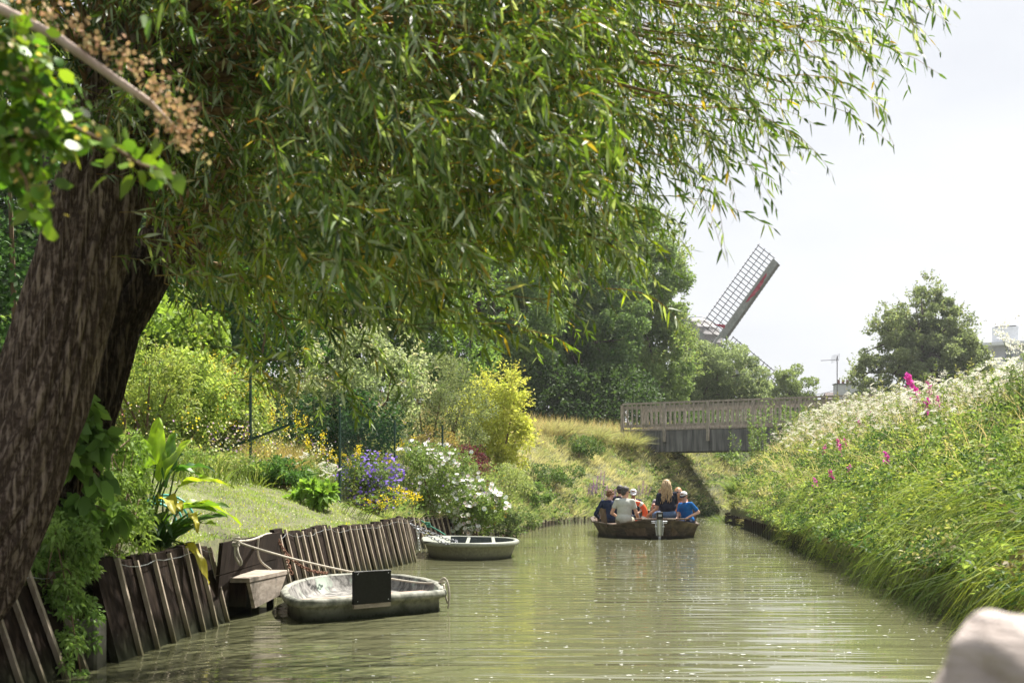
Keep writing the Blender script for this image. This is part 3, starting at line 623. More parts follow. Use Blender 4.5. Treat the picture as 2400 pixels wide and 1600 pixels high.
def shrub(name, label, cat, px, py, Y, w_, h, n, leaf, c1, c2, depth=None, asp=.55, tpl='diam', nsub=45, sub=(.16, .28), flowers=None, lobes=None, mat='leaf', droop=.2, group=None, stems=10, z0=None, upb=.3, spr=None):
    """px,py: where the middle of its foot stands in the photograph at distance Y; w_,h in metres"""
    x = (px - CX) * Y / FPX; z0 = gz1(x, Y) if z0 is None else z0; depth = depth or w_ * .8
    root = empty(name, (x, Y, z0)); tag(root, label, cat, group)
    if lobes is None: lobes = [(0, 0, h * .5, w_ * .5, depth * .5, h * .52)]
    lobes = [(x + a, Y + b_, z0 + c_, d_, e_, f_) for a, b_, c_, d_, e_, f_ in lobes]
    lv = Leaves(); C = crown_leaves(lv, lobes, n, leaf, c1, c2, tpl, nsub, sub, asp, droop, upb, floor=.02)
    k_ = spr if spr is not None else int(n / 130); sprays(lv, lobes, k_, h, leaf, c2, asp, tpl)
    lv.build('leaves', M[mat], root)
    mb = MB()
    for i in range(stems):
        c = Vector(C[random.randrange(len(C))]) - Vector((x, Y, z0)); a_ = random.uniform(0, 6.28); b0 = Vector((math.cos(a_), math.sin(a_), 0)) * w_ * .12
        mb.tube([b0 - Vector((0, 0, .05)), b0.lerp(c, .5) + Vector((0, 0, .05)), c], [.02 * h ** .5, .014 * h ** .5, .005], 5)
    mb.build('stems', M['twig'], root)
    if flowers:
        for fn, colr, m_, size, zmin, kind in flowers:
            pos, v, _, _ = blob_points(lobes, m_ * 3, sub, nsub, shell=.95)
            cen = np.array([[l_[0], l_[1], l_[2]] for l_ in lobes]).mean(0)
            rr_ = (pos - cen); ok = (pos[:, 2] > z0 + h * zmin) & ((rr_[:, 1] < .15 * depth) | (rr_[:, 2] > .2 * h)); pos = pos[ok][:m_]
            k = len(pos); fl = Leaves(); pos = pos + unit(pos - cen) * .05
            if kind == 'daisy':
                fl_daisy(fl, pos, size, colr)
            elif kind == 'disc':
                ctr = pos; fl_disc(fl, ctr, size, colr)
            elif kind == 'plume':
                q = 9; pp = np.repeat(pos, q, 0) + rng.normal(0, size * .6, (k * q, 3)) * [1, 1, 1.3]
                fl.add('diam', pp, up_axis(k * q, spread=1), size * .5, size * .35, vary(colr, k * q, .15))
            tag(fl.build(fn, M['petal'], root), kind='stuff')
    return root
def fl_disc(fl, pos, size, colr, petals=5):
    k = len(pos); nrm = unit(np.stack([rng.normal(-.0, .5, k), rng.normal(-.9, .4, k), rng.normal(.9, .4, k)], 1))
    u = unit(np.cross(nrm, np.array([[.3, .1, 1.0]]))); v = np.cross(nrm, u); cc = vary(colr, k, .12)
    for i in range(petals):
        a = 2 * math.pi * i / petals; ax = u * math.cos(a) + v * math.sin(a) + nrm * .15; sd = -u * math.sin(a) + v * math.cos(a)
        fl.add('diam', pos, ax, size, size * .95, cc, side=sd, fold=.0)
def fl_daisy(fl, pos, size, colr):
    fl_disc(fl, pos, size, colr, 8)
    k = len(pos); fl.add('diam', pos + [0, -.012, .006], up_axis(k, (0, -.4, 0), .1), size * .45, size * .45, vary((.45, .22, .03), k, .1))

# ---------------------------------------------------------------- garden on the left bank
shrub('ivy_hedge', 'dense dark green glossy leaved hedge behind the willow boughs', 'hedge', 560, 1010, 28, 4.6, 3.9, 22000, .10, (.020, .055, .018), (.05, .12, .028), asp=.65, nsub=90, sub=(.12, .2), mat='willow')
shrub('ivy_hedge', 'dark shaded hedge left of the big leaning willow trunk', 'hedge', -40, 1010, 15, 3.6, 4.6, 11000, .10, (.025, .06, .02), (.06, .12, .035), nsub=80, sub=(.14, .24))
shrub('maple_bush', 'light green broad leaved bush left of the dark hedge', 'bush', 400, 1010, 23, 2.6, 2.3, 9000, .12, (.11, .19, .03), (.24, .32, .06), asp=.9, tpl='broad', nsub=50)
shrub('flower_bush', 'tangled leafy bush with yellow blossoms behind the green fence post', 'bush', 470, 1090, 21, 2.2, 1.55, 9500, .065, (.10, .17, .03), (.30, .36, .09), asp=.8, tpl='broad', nsub=60,
      flowers=[('flowers', (.75, .48, .03), 200, .05, .35, 'plume'), ('berries', (.22, .03, .04), 60, .02, .3, 'disc')])
shrub('tall_bush', 'sunlit green bush rising directly behind the dark willow trunks', 'bush', 250, 1060, 22, 3.2, 3.2, 11000, .10, (.10, .17, .03), (.22, .30, .05), asp=.8, tpl='broad', nsub=60)
shrub('lilac_flower_clump', 'airy clump of pale lilac flowers behind the diagonal fence brace', 'flowering plant', 545, 1110, 20.5, 1.1, 1.0, 2500, .05, (.14, .18, .06), (.24, .27, .10), nsub=30,
      flowers=[('flowers', (.50, .30, .62), 330, .022, .1, 'disc')])
shrub('dry_grass_clump', 'clump of tall dry tan grass stems between the two fence posts', 'grass clump', 630, 1120, 20.3, .75, 1.0, 100, .05, (.3, .26, .1), (.4, .34, .15), nsub=20, stems=0) if False else None
def grass_clump(name, label, px, Y, w_, h, n, c1, c2, bw=.012, lean=(0, 0, 0), spread=.25, droop=.4, cat='grass clump', group=None, x=None, dz=0):
    x = (px - CX) * Y / FPX if x is None else x; z0 = gz1(x, Y) + dz; spread = .5 if name == 'tall_grass_clump' else spread; root = empty(name, (x, Y, z0)); tag(root, label, cat, group)
    lv = Leaves(); a = rng.random(n) * 6.28; r_ = w_ * .3 * rng.random(n) ** .5
    pos = np.stack([x + r_ * np.cos(a), Y + r_ * np.sin(a), np.full(n, z0 - .02)], 1)
    ax = up_axis(n, lean, spread); ax[:, 0] += np.cos(a) * spread; ax[:, 1] += np.sin(a) * spread
    lv.add('blade', pos, ax, h * (.5 + .6 * rng.random(n)), bw * (.6 + .6 * rng.random(n)), vary(c1, n, .2) * .5 + vary(c2, n, .2) * .5, droop=droop)
    o_ = lv.build('blades', M['leaf'], root); return root
grass_clump('dry_grass_clump', 'clump of tall dry tan grass between the two green fence posts', 635, 20.3, 1.3, 1.15, 1500, (.42, .34, .17), (.36, .28, .10), .010)
grass_clump('dry_grass_clump', 'dry tan grass tuft just left of the leftmost green fence post brace', 560, 19.8, .6, .55, 500, (.20, .24, .05), (.36, .34, .12), .010)
grass_clump('iris_clump', 'green sword leaved clump at the foot of the middle fence post', 650, 18.3, 1.2, .48, 900, (.05, .12, .03), (.09, .17, .04), .02, spread=.5, cat='plant')
shrub('mint_clump', 'dark green leafy clump on the lawn edge left of the white umbels', 'plant', 655, 1180, 18.0, .85, .42, 2600, .06, (.05, .12, .03), (.12, .21, .05), nsub=26, tpl='lance', asp=.3)
shrub('dock_plant', 'bright green broad leaved weed on top of the plank wall', 'plant', 735, 1215, 16.9, .6, .26, 700, .13, (.12, .22, .03), (.20, .32, .05), nsub=14, tpl='broad', asp=.4)
shrub('variegated_shrub', 'cream and green variegated shrub hanging over the wire fence', 'shrub', 850, 1060, 26.5, 2.9, 2.6, 13000, .065, (.10, .16, .05), (.46, .48, .33), asp=.7, tpl='broad', nsub=80, sub=(.1, .18))
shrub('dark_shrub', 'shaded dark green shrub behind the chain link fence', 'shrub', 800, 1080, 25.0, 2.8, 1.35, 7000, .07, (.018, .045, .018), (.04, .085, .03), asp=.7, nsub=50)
shrub('grey_shrub', 'fine leaved grey green shrub left of the yellow bush', 'shrub', 1030, 1040, 31, 2.6, 2.7, 15000, .055, (.09, .12, .05), (.21, .24, .12), nsub=90, sub=(.1, .2))
shrub('tan_shrub', 'low golden brown small leaved shrub above the purple one', 'shrub', 1015, 1010, 29.5, 1.3, 1.0, 4500, .045, (.22, .17, .06), (.34, .27, .10), nsub=40)
shrub('purple_barberry', 'dark purple leaved shrub between the grey shrub and the slope', 'shrub', 1085, 1040, 28.5, 1.15, 1.25, 5500, .05, (.05, .012, .022), (.16, .035, .06), nsub=45)
yb = shrub('yellow_shrub', 'bright yellow leaved shrub at the top of the left slope', 'shrub', 1150, 1010, 37, 2.2, 3.0, 13000, .11, (.32, .36, .07), (.55, .55, .13), spr=260, asp=.4, nsub=80, sub=(.08, .30), lobes=[(0, 0, 1.6, 1.05, .9, 1.3), (.3, 0, 2.4, .7, .6, .75), (.55, 0, 1.0, .7, .7, .7)])
shrub('geranium_mound', 'rounded mound of purple blue flowers beside the right fence post', 'flowering plant', 868, 1190, 21.0, 1.05, .95, 5200, .05, (.07, .12, .04), (.17, .22, .09), nsub=50,
      flowers=[('flowers', (.30, .20, .70), 520, .028, .1, 'disc')])
shrub('lilac_haze_plant', 'loose stand of faint lilac verbena above the daisies', 'flowering plant', 1010, 1100, 25.5, 1.9, 1.15, 7000, .04, (.13, .16, .06), (.24, .26, .12), nsub=60,
      flowers=[('flowers', (.42, .30, .46), 220, .018, .3, 'disc')])
shrub('daisy_bush', 'tall bush of white daisies leaning over the end of the plank wall', 'flowering plant', 1010, 1230, 24.2, 1.7, 1.35, 9500, .05, (.09, .15, .04), (.20, .26, .09), nsub=70,
      flowers=[('daisies', (.80, .80, .76), 190, .045, .1, 'daisy'), ('purple_flowers', (.35, .22, .62), 30, .02, .2, 'disc')])
shrub('daisy_bush', 'low bush of white daisies and orange flowers touching the water by the far dinghy', 'flowering plant', 1110, 1255, 24.8, 1.2, .95, 7000, .05, (.08, .14, .04), (.20, .27, .07), nsub=50, z0=.2,
      flowers=[('daisies', (.82, .82, .78), 150, .055, .0, 'daisy'), ('orange_flowers', (.70, .30, .02), 50, .03, .2, 'plume')])
shrub('bank_shrub', 'low grey green shrub at the water edge right of the daisies', 'shrub', 1195, 1235, 28, 1.2, .6, 4500, .05, (.07, .11, .04), (.17, .22, .09), nsub=40, z0=.05)
shrub('bank_shrub', 'low rounded green shrub on the slope right of the yellow bush', 'shrub', 1240, 1020, 37, 1.3, .7, 3000, .07, (.09, .16, .04), (.17, .24, .08), nsub=30)
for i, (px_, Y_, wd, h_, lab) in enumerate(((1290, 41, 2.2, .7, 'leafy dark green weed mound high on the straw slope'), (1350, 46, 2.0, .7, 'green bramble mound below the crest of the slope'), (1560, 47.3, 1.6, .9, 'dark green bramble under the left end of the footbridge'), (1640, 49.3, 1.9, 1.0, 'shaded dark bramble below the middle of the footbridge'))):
    shrub('bramble', lab, 'bramble', px_, 0, Y_, wd, h_, 4200, .07, (.04, .08, .025) if i < 2 else (.025, .05, .02), (.12, .18, .05) if i < 2 else (.07, .11, .035), nsub=40)  # the two under the footbridge get darker leaf tints for its shade

shrub('meadow_bush', 'soft pale green bush filling the gap between daisies and yellow shrub', 'bush', 1150, 1090, 30, 1.9, 1.1, 9000, .05, (.14, .20, .06), (.30, .33, .14), nsub=70)
shrub('meadow_bush', 'green bush with pale tips right of the faint lilac verbena', 'bush', 1085, 1140, 27.5, 1.5, 1.0, 8000, .05, (.12, .19, .05), (.27, .32, .11), nsub=60)
shrub('yellow_green_bush', 'yellow green bush at the left edge of the garden beside the willow trunk', 'bush', 330, 1090, 18.2, 1.5, 1.5, 8000, .06, (.12, .19, .045), (.30, .34, .09), nsub=60, tpl='lance', asp=.35)
shrub('garden_bush', 'light green bush with yellow flowers left of the diagonal brace', 'bush', 430, 1100, 19.6, 1.5, 1.7, 9000, .06, (.15, .23, .05), (.36, .42, .12), nsub=70, tpl='broad', asp=.7, flowers=[('flowers', (.80, .62, .05), 170, .045, .35, 'plume')])
shrub('garden_bush', 'sunny bush with yellow sprays between the first two fence posts', 'bush', 520, 1060, 22.5, 1.7, 1.7, 8000, .06, (.15, .22, .06), (.36, .40, .14), nsub=70, tpl='broad', asp=.7, flowers=[('flowers', (.82, .60, .05), 230, .05, .4, 'plume')])
grass_clump('tall_grass_clump', 'tall pale green grass on the slope crest left of the footbridge', 1370, 49, 3.0, 1.2, 1400, (.22, .26, .10), (.38, .34, .19), .02)
grass_clump('tall_grass_clump', 'tall tan grass along the slope crest right of the yellow shrub', 1290, 47, 3.0, 1.3, 1400, (.26, .27, .12), (.40, .34, .20), .02)
grass_clump('tall_grass_clump', 'tall green and tan grass against the left end of the footbridge', 1455, 50.5, 2.4, 1.4, 1200, (.20, .24, .09), (.36, .32, .17), .02)
# goldenrod stems
def goldenrod_mesh(seed, h=1.0, arch=.0):
    global rng
    lv = Leaves(); ns = 5
    for s in range(ns):
        a = seed * 1.7 + s * 1.3; bx, by = .08 * math.cos(a), .08 * math.sin(a); tx = bx * 2.5 + arch * (.6 + .1 * s); hh = h * (.75 + .07 * s)
        tt = np.linspace(0, 1, 6); path = np.stack([bx + (tx - bx) * tt ** 1.6, by + by * tt, hh * tt - arch * .55 * tt ** 2.5 * h], 1)
        lv.strips(path[None], .012, (.13, .14, .04)); q = 26; t_ = .15 + .8 * rng.random(q)
        pos = np.stack([np.interp(t_, tt, path[:, j]) for j in range(3)], 1)
        lv.add('lance', pos, up_axis(q, spread=1.2) * [1, 1, .4], .10, .016, vary((.14, .21, .04), q, .2), droop=.5)
        q = 46; tip = path[-1]; t_ = rng.random(q); pos = tip + rng.normal(0, .025, (q, 3)) + (path[-2] - tip) * t_[:, None] * .8 + rng.normal(0, .03, (q, 3)) * (t_[:, None])
        lv.add('diam', pos, up_axis(q, spread=1), .024, .02, vary((.72, .56, .04), q, .12))
    return lv
grs = [('tall goldenrod with yellow plumes left of the right fence post', 745, 19.6, 1.0, 0), ('yellow plumed goldenrod just right of the green fence post', 818, 20.5, .9, 0),
       ('goldenrod arching over the plank wall below the purple mound', 812, 17.4, .62, .9), ('yellow goldenrod in front of the dark shrub behind the fence', 905, 23.0, .95, 0),
       ('goldenrod with bright plume behind the daisy bush', 950, 24.6, 1.2, 0), ('small goldenrod drooping across the battens of the long plank wall', 850, 17.6, .5, .7), ('goldenrod beside the dry tan grass clump', 690, 21.0, 1.25, 0),
       ('goldenrod standing behind the lilac flowers', 615, 22.0, 1.35, 0)]
for i, (lab, px_, Y_, h_, ar) in enumerate(grs):
    x = (px_ - CX) * Y_ / FPX; lv = goldenrod_mesh(i, h_, ar)
    V = np.concatenate(lv.V); o_ = raw_mesh('goldenrod', V, np.concatenate(lv.T), M['leaf'], np.concatenate(lv.C)); o_.location = (x, Y_, gz1(x, Y_)); tag(o_, lab, 'flower', 'goldenrods in the garden')

# wild carrots: 5 shapes, copied
def umbel_mesh(i, tall=True):
    lv = Leaves(); ns = 2 + i % 3
    for s in range(ns):
        a = i * 2.1 + s * 2.4; top = np.array([.16 * math.cos(a), .16 * math.sin(a) - .03, .62 + .16 * ((i * 3 + s * 5) % 4) / 3])
        tt = np.linspace(0, 1, 5)[:, None]; path = np.array([[0, 0, 0]]) * (1 - tt) + top * tt * np.array([[1, 1, 1]]); path[:, :2] *= tt
        lv.strips(path[None], .008, (.20, .23, .10)); r_ = .05 + .02 * ((i + s) % 3)
        q = 60; aa = rng.random(q) * 6.28; rr_ = r_ * rng.random(q) ** .5
        cup = .3 if (i + s) % 4 else 1.0
        tl = .25 + .25 * ((i * 2 + s) % 3); pos = np.stack([top[0] + rr_ * np.cos(aa), top[1] + rr_ * np.sin(aa), top[2] + .02 - .5 * cup * (r_ - rr_) * (1 if cup == 1 else -1.0) + rr_ * (np.cos(aa + i + 2 * s)) * tl], 1)
        cc = (.80, .79, .70) if (i + s) % 5 else (.30, .36, .16)
        lv.add('diam', pos, up_axis(q, spread=1.0), .018, .018, vary(cc, q, .08))
        q = 14; t_ = rng.random(q) * .7; pos = t_[:, None] * top; lv.add('lance', pos, up_axis(q, spread=1), .07, .012, vary((.15, .20, .06), q, .2), droop=.3)
    V = np.concatenate(lv.V); ob = raw_mesh('wild_carrot', V, np.concatenate(lv.T), M['petal'], np.concatenate(lv.C)); return ob
protos = [umbel_mesh(i) for i in range(6)]; used = [False] * 6
def put_proto(protos, used, k, x, y, z, sc, label, cat, group, lean=0.12, rz=None):
    o_ = protos[k]
    if used[k]: o_ = o_.copy(); col.objects.link(o_)
    used[k] = True; o_.location = (x, y, z); o_.scale = (sc, sc, sc)
    o_.rotation_euler = (random.uniform(-lean, lean), random.uniform(-lean, lean) - .08, random.uniform(0, 6.28) if rz is None else rz); tag(o_, label, cat, group); return o_
def carrot_label(px, d, y):
    a = 'low on the slope' if d < 2.2 else ('on the upper slope' if d < 3.3 else 'on the crest')
    b = 'near the footbridge railing' if px < 1880 else ('below the white chimney' if px < 2010 else ('left below the large rounded tree' if px < 2110 else ('right below the large rounded tree' if px < 2230 else 'below the apartment block')))
    c = 'small distant' if y > 30 else ('white' if y > 22 else 'larger nearer')
    return c + ' umbel wild carrot ' + a + ' ' + b
cnt = 0
while cnt < 262:
    y = 15.5 + 27 * random.random() ** .9; d = random.gauss(3.0, 1.0)
    if not .9 < d < 5.2: continue
    x = float(XR(y)) + d; px_ = CX + x * FPX / y
    if px_ > 2420 or px_ < 1700: continue
    if d < 2.0 and random.random() < .55: continue
    put_proto(protos, used, random.randrange(6), x, y, gz1(x, y) + .02, random.uniform(.75, 1.15), carrot_label(px_, d, y), 'flower', 'wild carrots on the right bank')
    cnt += 1
for px_, Y_, sc_ in ((2378, 16.0, 1.5), (2395, 15.2, 1.6), (2352, 17.0, 1.35), (2330, 17.6, 1.2), (2388, 14.2, 1.35), (2365, 15.6, 1.2), (2398, 16.4, 1.3)):
    x = (px_ - CX) * Y_ / FPX; put_proto(protos, used, random.randrange(6), x, Y_, gz1(x, Y_), sc_, ('nearest tall' if Y_ < 15 else ('tall' if sc_ > 1.3 else 'shorter')) + ' lanky wild carrot on the near crest ' + ('at the very edge of the view' if px_ > 2380 else ('in front of the apartment block' if px_ > 2355 else 'left of the apartment block front')), 'flower', 'tall wild carrots at the near crest')
for px_, Y_ in ((700, 18.2), (722, 18.4), (742, 18.0), (765, 18.5), (790, 18.3), (712, 18.9), (752, 18.8), (778, 18.0)):
    x = (px_ - CX) * Y_ / FPX; put_proto(protos, used, random.randrange(6), x, Y_, gz1(x, Y_), random.uniform(.55, .75), 'white umbel wild carrot on the lawn edge left of the green fence post', 'flower', 'wild carrots on the lawn edge')
# dense pale flower haze on the crest (uncountable small umbels)
lv = Leaves(); n = 15000; y = 17 + 30 * rng.random(n); d = 1.2 + 4.0 * rng.random(n); x = XR(y) + d; k = (patch(x, y, 1.1, 15) > .38) & (rng.random(n) < sstep(1.2, 2.4, d)); x, y = x[k], y[k]; n = len(x); z = gz(x, y)
q = 5; pp = np.repeat(np.stack([x, y, z + .30 + .45 * rng.random(n) ** 1.5], 1), q, 0) + rng.normal(0, .022, (n * q, 3)) * [1, 1, .35]
lv.add('diam', pp, up_axis(n * q, spread=1), .024, .022, vary((.66, .61, .48), n * q, .12))
tag(lv.build('small_meadow_flowers', M['petal']), 'haze of small cream flower heads on the crest of the right bank', None, None, 'stuff')

# pink everlasting pea spikes and purple loosestrife
def spike_mesh(name, colr, h, q, wd, stemc=(.12, .16, .05), nst=1):
    lv = Leaves()
    for s in range(nst):
        off = np.array([rng.normal(0, .07), rng.normal(0, .07), 0]) if nst > 1 else np.zeros(3); hh = h * rng.uniform(.75, 1.1)
        tip = np.array([rng.normal(0, .06), rng.normal(0, .05), hh]); tt = np.linspace(0, 1, 4)[:, None]
        lv.strips((off + tip * tt)[None], .010, stemc); t_ = .5 + .5 * rng.random(q)
        pos = off + tip * t_[:, None] + rng.normal(0, wd, (q, 3)) * (1.25 - t_[:, None])
        lv.add('diam', pos, up_axis(q, spread=1.2), wd * 1.5, wd * 1.3, vary(colr, q, .18))
        q2 = 12; t_ = rng.random(q2) * .6; lv.add('lance', off + tip * t_[:, None], up_axis(q2, spread=1), .08, .02, vary((.10, .17, .05), q2, .2), droop=.3)
    V = np.concatenate(lv.V); return raw_mesh(name, V, np.concatenate(lv.T), M['petal'], np.concatenate(lv.C))
def P_on_right(px, py):
    """the point of the right bank that shows at this photo pixel"""
    for Y in np.arange(8, 50, .05):
        x = (px - CX) * Y / FPX; z = CAM_H - (py - HY) * Y / FPX
        if x > XR(Y) + .1 and z < gz1(x, Y) + .25: return x, Y
    return None
pk = [spike_mesh('pink_pea_flower', (.75, .10, .48), .42, 60, .026), spike_mesh('pink_pea_flower', (.68, .09, .46), .34, 44, .024), spike_mesh('pink_pea_flower', (.72, .20, .50), .26, 34, .024)]; pu = [False] * 3
for px_, py_, sc in ((2022, 955, 1), (2018, 1000, .8), (2045, 992, .8), (2020, 1003, .7), (2145, 968, 1.1), (2166, 965, 1.6), (2190, 958, 1.2), (2205, 966, .7), (2288, 925, 1.2), (1966, 1068, 1), (1967, 1086, 1.0), (1925, 1078, .9), (1987, 1054, .7), (2095, 1105, .8), (1960, 1143, .8), (1920, 1160, .9), (1935, 1247, .7), (1985, 1127, .7), (2035, 985, .6), (2170, 1000, 1.2)):
    r_ = P_on_right(px_, py_)
    if r_: put_proto(pk, pu, random.randrange(3), r_[0], r_[1], gz1(*r_) + .16, sc * random.uniform(1.15, 1.4), ('bright pink pea flowers high on the right bank ' if py_ < 1020 else 'pink pea flowers lower on the right bank ') + ('near the leafy stalks by the bridge' if px_ < 1975 else ('among the white umbels' if px_ < 2080 else 'towards the apartment block')), 'flower', 'pink pea flowers on the right bank')
ls = [spike_mesh('purple_loosestrife', (.38, .17, .40), 1.0, 70, .02, nst=4), spike_mesh('purple_loosestrife', (.30, .17, .34), .9, 60, .02, nst=5)]; lu = [False] * 2
for px_, Y_, sc in ((1390, 42.3, .9), (1402, 42.8, 1.0), (1414, 42.4, 1.0), (1425, 42.7, .85), (1378, 42.0, .8), (1495, 45.6, .75), (1508, 45.9, .8), (1350, 40.9, .5), (1438, 43.3, .8), (1440, 43.2, .7)):
    x = (px_ - CX) * Y_ / FPX; put_proto(ls, lu, random.randrange(2), x, Y_, gz1(x, Y_) - .05, sc, ('purple loosestrife spikes on the left bank behind the curly haired passenger' if px_ < 1400 else ('magenta loosestrife spikes on the left bank behind the capped man' if px_ < 1450 else 'loosestrife spikes on the left bank behind the orange life ring')), 'flower', 'purple loosestrife on the far left bank')
# reeds at the right water edge near the bridge
for i, (px_, Y_, h_, lab) in enumerate(((1672, 44.2, 1.5, 'tall pale reeds at the right water edge below the footbridge'), (1705, 42.0, 1.5, 'dark green reed clump on the right bank foot'), (1735, 40.0, 1.4, 'bright green reed clump leaning left from the right bank'), (1690, 46.5, 1.3, 'reed tuft close behind the pale reeds'))):
    x = max((px_ - CX) * Y_ / FPX, float(XR(Y_)) + .12); grass_clump('reed_clump', lab, 0, Y_, 1.0, h_, 260, (.13, .21, .05), (.26, .31, .12), .035, (-.25, 0, 0), .28, .5, 'reeds', x=x)
# willowherb stalks in front of the girder's right end
for i, (px_, Y_, h_, lab) in enumerate(((1755, 43.5, 1.9, 'tall leafy green stalk in front of the right end of the bridge girder'), (1783, 43.0, 2.1, 'tallest leafy stalk standing in front of the bridge railing'), (1800, 42.0, 1.9, 'leafy stalk among the umbels near the bridge railing'), (1875, 41.5, 1.5, 'thin green stalk before the right part of the railing'))):
    x = (px_ - CX) * Y_ / FPX; x = max(x, float(XR(Y_)) + .8); lv = Leaves()
    for s in range(9):
        bx, by = rng.normal(0, .3), rng.normal(0, .25); hh = h_ * rng.uniform(.6, 1.05); tt = np.linspace(0, 1, 4)[:, None]; tip = np.array([rng.normal(-.05, .08), 0, hh])
        lv.strips((np.array([bx, by, 0]) + tip * tt)[None], .018, (.14, .18, .06)); q = 46; t_ = .15 + .85 * rng.random(q)
        lv.add('lance', np.array([bx, by, 0]) + tip * t_[:, None], up_axis(q, spread=.9), .13, .03, vary((.16, .23, .08), q, .2), droop=.2)
    o_ = raw_mesh('willowherb', np.concatenate(lv.V), np.concatenate(lv.T), M['leaf'], np.concatenate(lv.C)); o_.location = (x, Y_, gz1(x, Y_)); tag(o_, lab, 'plant', 'leafy stalks by the footbridge')

# large leaf plant on the wall top
root = empty('large_leaf_plant', (-2.72, 9.7, .62)); tag(root, 'large paddle leaved plant with yellowing leaves on top of the plank wall', 'plant')
def paddle(path_tip, stem_h, L0, W0, colr, droop, az, up):
    mb_stem = MB(); L0 *= 1.12; W0 *= 1.35; base = Vector((random.uniform(-.12, .12), random.uniform(-.1, .1), 0)); top = Vector(path_tip)
    mid = base.lerp(top, .55) + Vector((0, 0, .06)); mb_stem.tube([base, mid, top], [.012, .009, .006], 6)
    ns, nw = 12, 4; d = Vector((math.cos(az) * math.cos(up), math.sin(az) * math.cos(up), math.sin(up))); sd = d.cross(Vector((0, 0, 1))).normalized(); nn_ = sd.cross(d)
    V = []; F = []
    ph = random.uniform(0, 6)
    for i in range(ns + 1):
        t_ = i / ns; w_ = W0 * .5 * (math.sin(math.pi * min(1, t_ * .97 + .03)) ** .7) * (1 - .35 * t_)
        p = top + d * L0 * t_ - Vector((0, 0, 1)) * droop * L0 * t_ * t_
        for j in range(-nw, nw + 1):
            u_ = j / nw; V.append(p + sd * w_ * u_ + nn_ * (w_ * .45 * abs(u_) + .018 * math.sin(t_ * 12 + ph + j * .3) * abs(u_) ** 1.5))
    k = 2 * nw + 1
    for i in range(ns):
        for j in range(k - 1): F.append((i * k + j, i * k + j + 1, (i + 1) * k + j + 1, (i + 1) * k + j))
    return mb_stem, V, F, colr
ylw = (.50, .44, .04); grn = (.13, .25, .045); lgr = (.30, .44, .05); dgr = (.06, .13, .05)
spec = [((.02, 0, .62), .34, .12, lgr, .0, 1.6, 1.3), ((.10, -.05, .50), .36, .15, lgr, .1, .6, 1.05), ((-.10, .1, .55), .33, .11, grn, .05, 2.4, 1.2), ((.16, 0, .55), .30, .11, dgr, .4, .1, .5),
        ((.20, -.05, .44), .44, .12, lgr, .45, -.1, .45), ((.10, -.1, .36), .20, .12, ylw, .7, -.9, .2), ((.2, .02, .28), .34, .10, grn, .15, .05, .2), ((.22, -.05, .16), .32, .09, dgr, .05, .1, .25),
        ((.26, -.1, .02), .22, .10, ylw, .8, -.4, -.4), ((-.2, 0, .5), .3, .12, grn, .4, 3.0, .6), ((-.25, -.05, .35), .32, .11, grn, .5, 3.3, .4), ((-.06, -.1, .42), .3, .12, grn, .2, -1.8, .9),
        ((.05, .12, .6), .3, .12, grn, .1, 1.2, 1.1), ((-.15, .05, .3), .3, .1, dgr, .6, -2.4, .4), ((.05, -.12, .2), .26, .1, dgr, .7, -1.2, .3), ((-.02, -.1, .55), .28, .1, grn, .0, -2.0, 1.35), ((.16, .05, .32), .12, .07, ylw, .5, -1, .0), ((.3, -.12, .25), .1, .07, ylw, 1.0, -.6, -.3)]
for q_ in list(spec[:12]):
    tp, L0, W0, colr, dr, az, up_ = q_; spec.append(((tp[0] * .9 + random.uniform(-.06, .06), tp[1] + random.uniform(-.12, .12), tp[2] * random.uniform(.65, 1.05)), L0 * .9, W0 * random.uniform(.8, 1.1), random.choice((grn, lgr, dgr)), dr + .1, az + random.uniform(-.9, .9), up_ + random.uniform(-.3, .2)))
for (tp, L0, W0, colr, dr, az, up_) in spec:
    st_, V, F, cc = paddle(tp, 0, L0, W0, colr, dr, az, up_)
    tint = vary(cc, 1, .1).repeat(len(V), 0) * (1 + .12 * rng.normal(size=(len(V), 1)))
    ob = raw_mesh('leaf', np.array([list(v) for v in V]), np.array(F), M['willow'], np.clip(tint, .01, 1), True, root)
    st_.build('stalk', plain('stalk_green', (.07, .13, .03), .5) if 'stalk_green' not in bpy.data.materials else bpy.data.materials['stalk_green'], root)
lv = Leaves(); n = 220; a = rng.random(n) * 6.28
lv.add('blade', np.stack([-2.72 + .08 * np.cos(a), 9.7 + .08 * np.sin(a), np.full(n, .6)], 1), np.stack([np.cos(a) * .8, np.sin(a) * .8, 1 + 0 * a], 1), .3 + .4 * rng.random(n), .022, vary((.06, .14, .03), n, .2), droop=.35)
lv.build('blades', M['willow'], root)

# climbers over the wall by the trunk
def vine(label, lobes, n, leaf, c1, c2, tpl='diam', asp=.5, nsub=60):
    x, y, z = lobes[0][:3]; root = empty('climbing_vine', (x, y, z)); tag(root, label, 'climber')
    lv = Leaves(); C = crown_leaves(lv, lobes, n, leaf, c1, c2, tpl, nsub, (.16, .3), asp, .4, -.2); lv.build('leaves', M['leaf'], root)
    mb = MB()
    for i in range(24):
        a_ = Vector(C[random.randrange(len(C))]) - root.location; b_ = Vector(C[random.randrange(len(C))]) - root.location; mb.tube([a_, a_.lerp(b_, .5) + Vector((0, 0, .04)), b_], .004, 4)
    mb.build('stems', M['twig'], root)
vine('small leaved green climber spilling over the wall beside the big trunk', [(-2.70, 7.5, .62, .26, .30, .28), (-2.55, 7.35, .30, .15, .2, .28), (-2.42, 7.15, .06, .08, .12, .18)], 9500, .035, (.12, .22, .06), (.27, .38, .11), nsub=70)
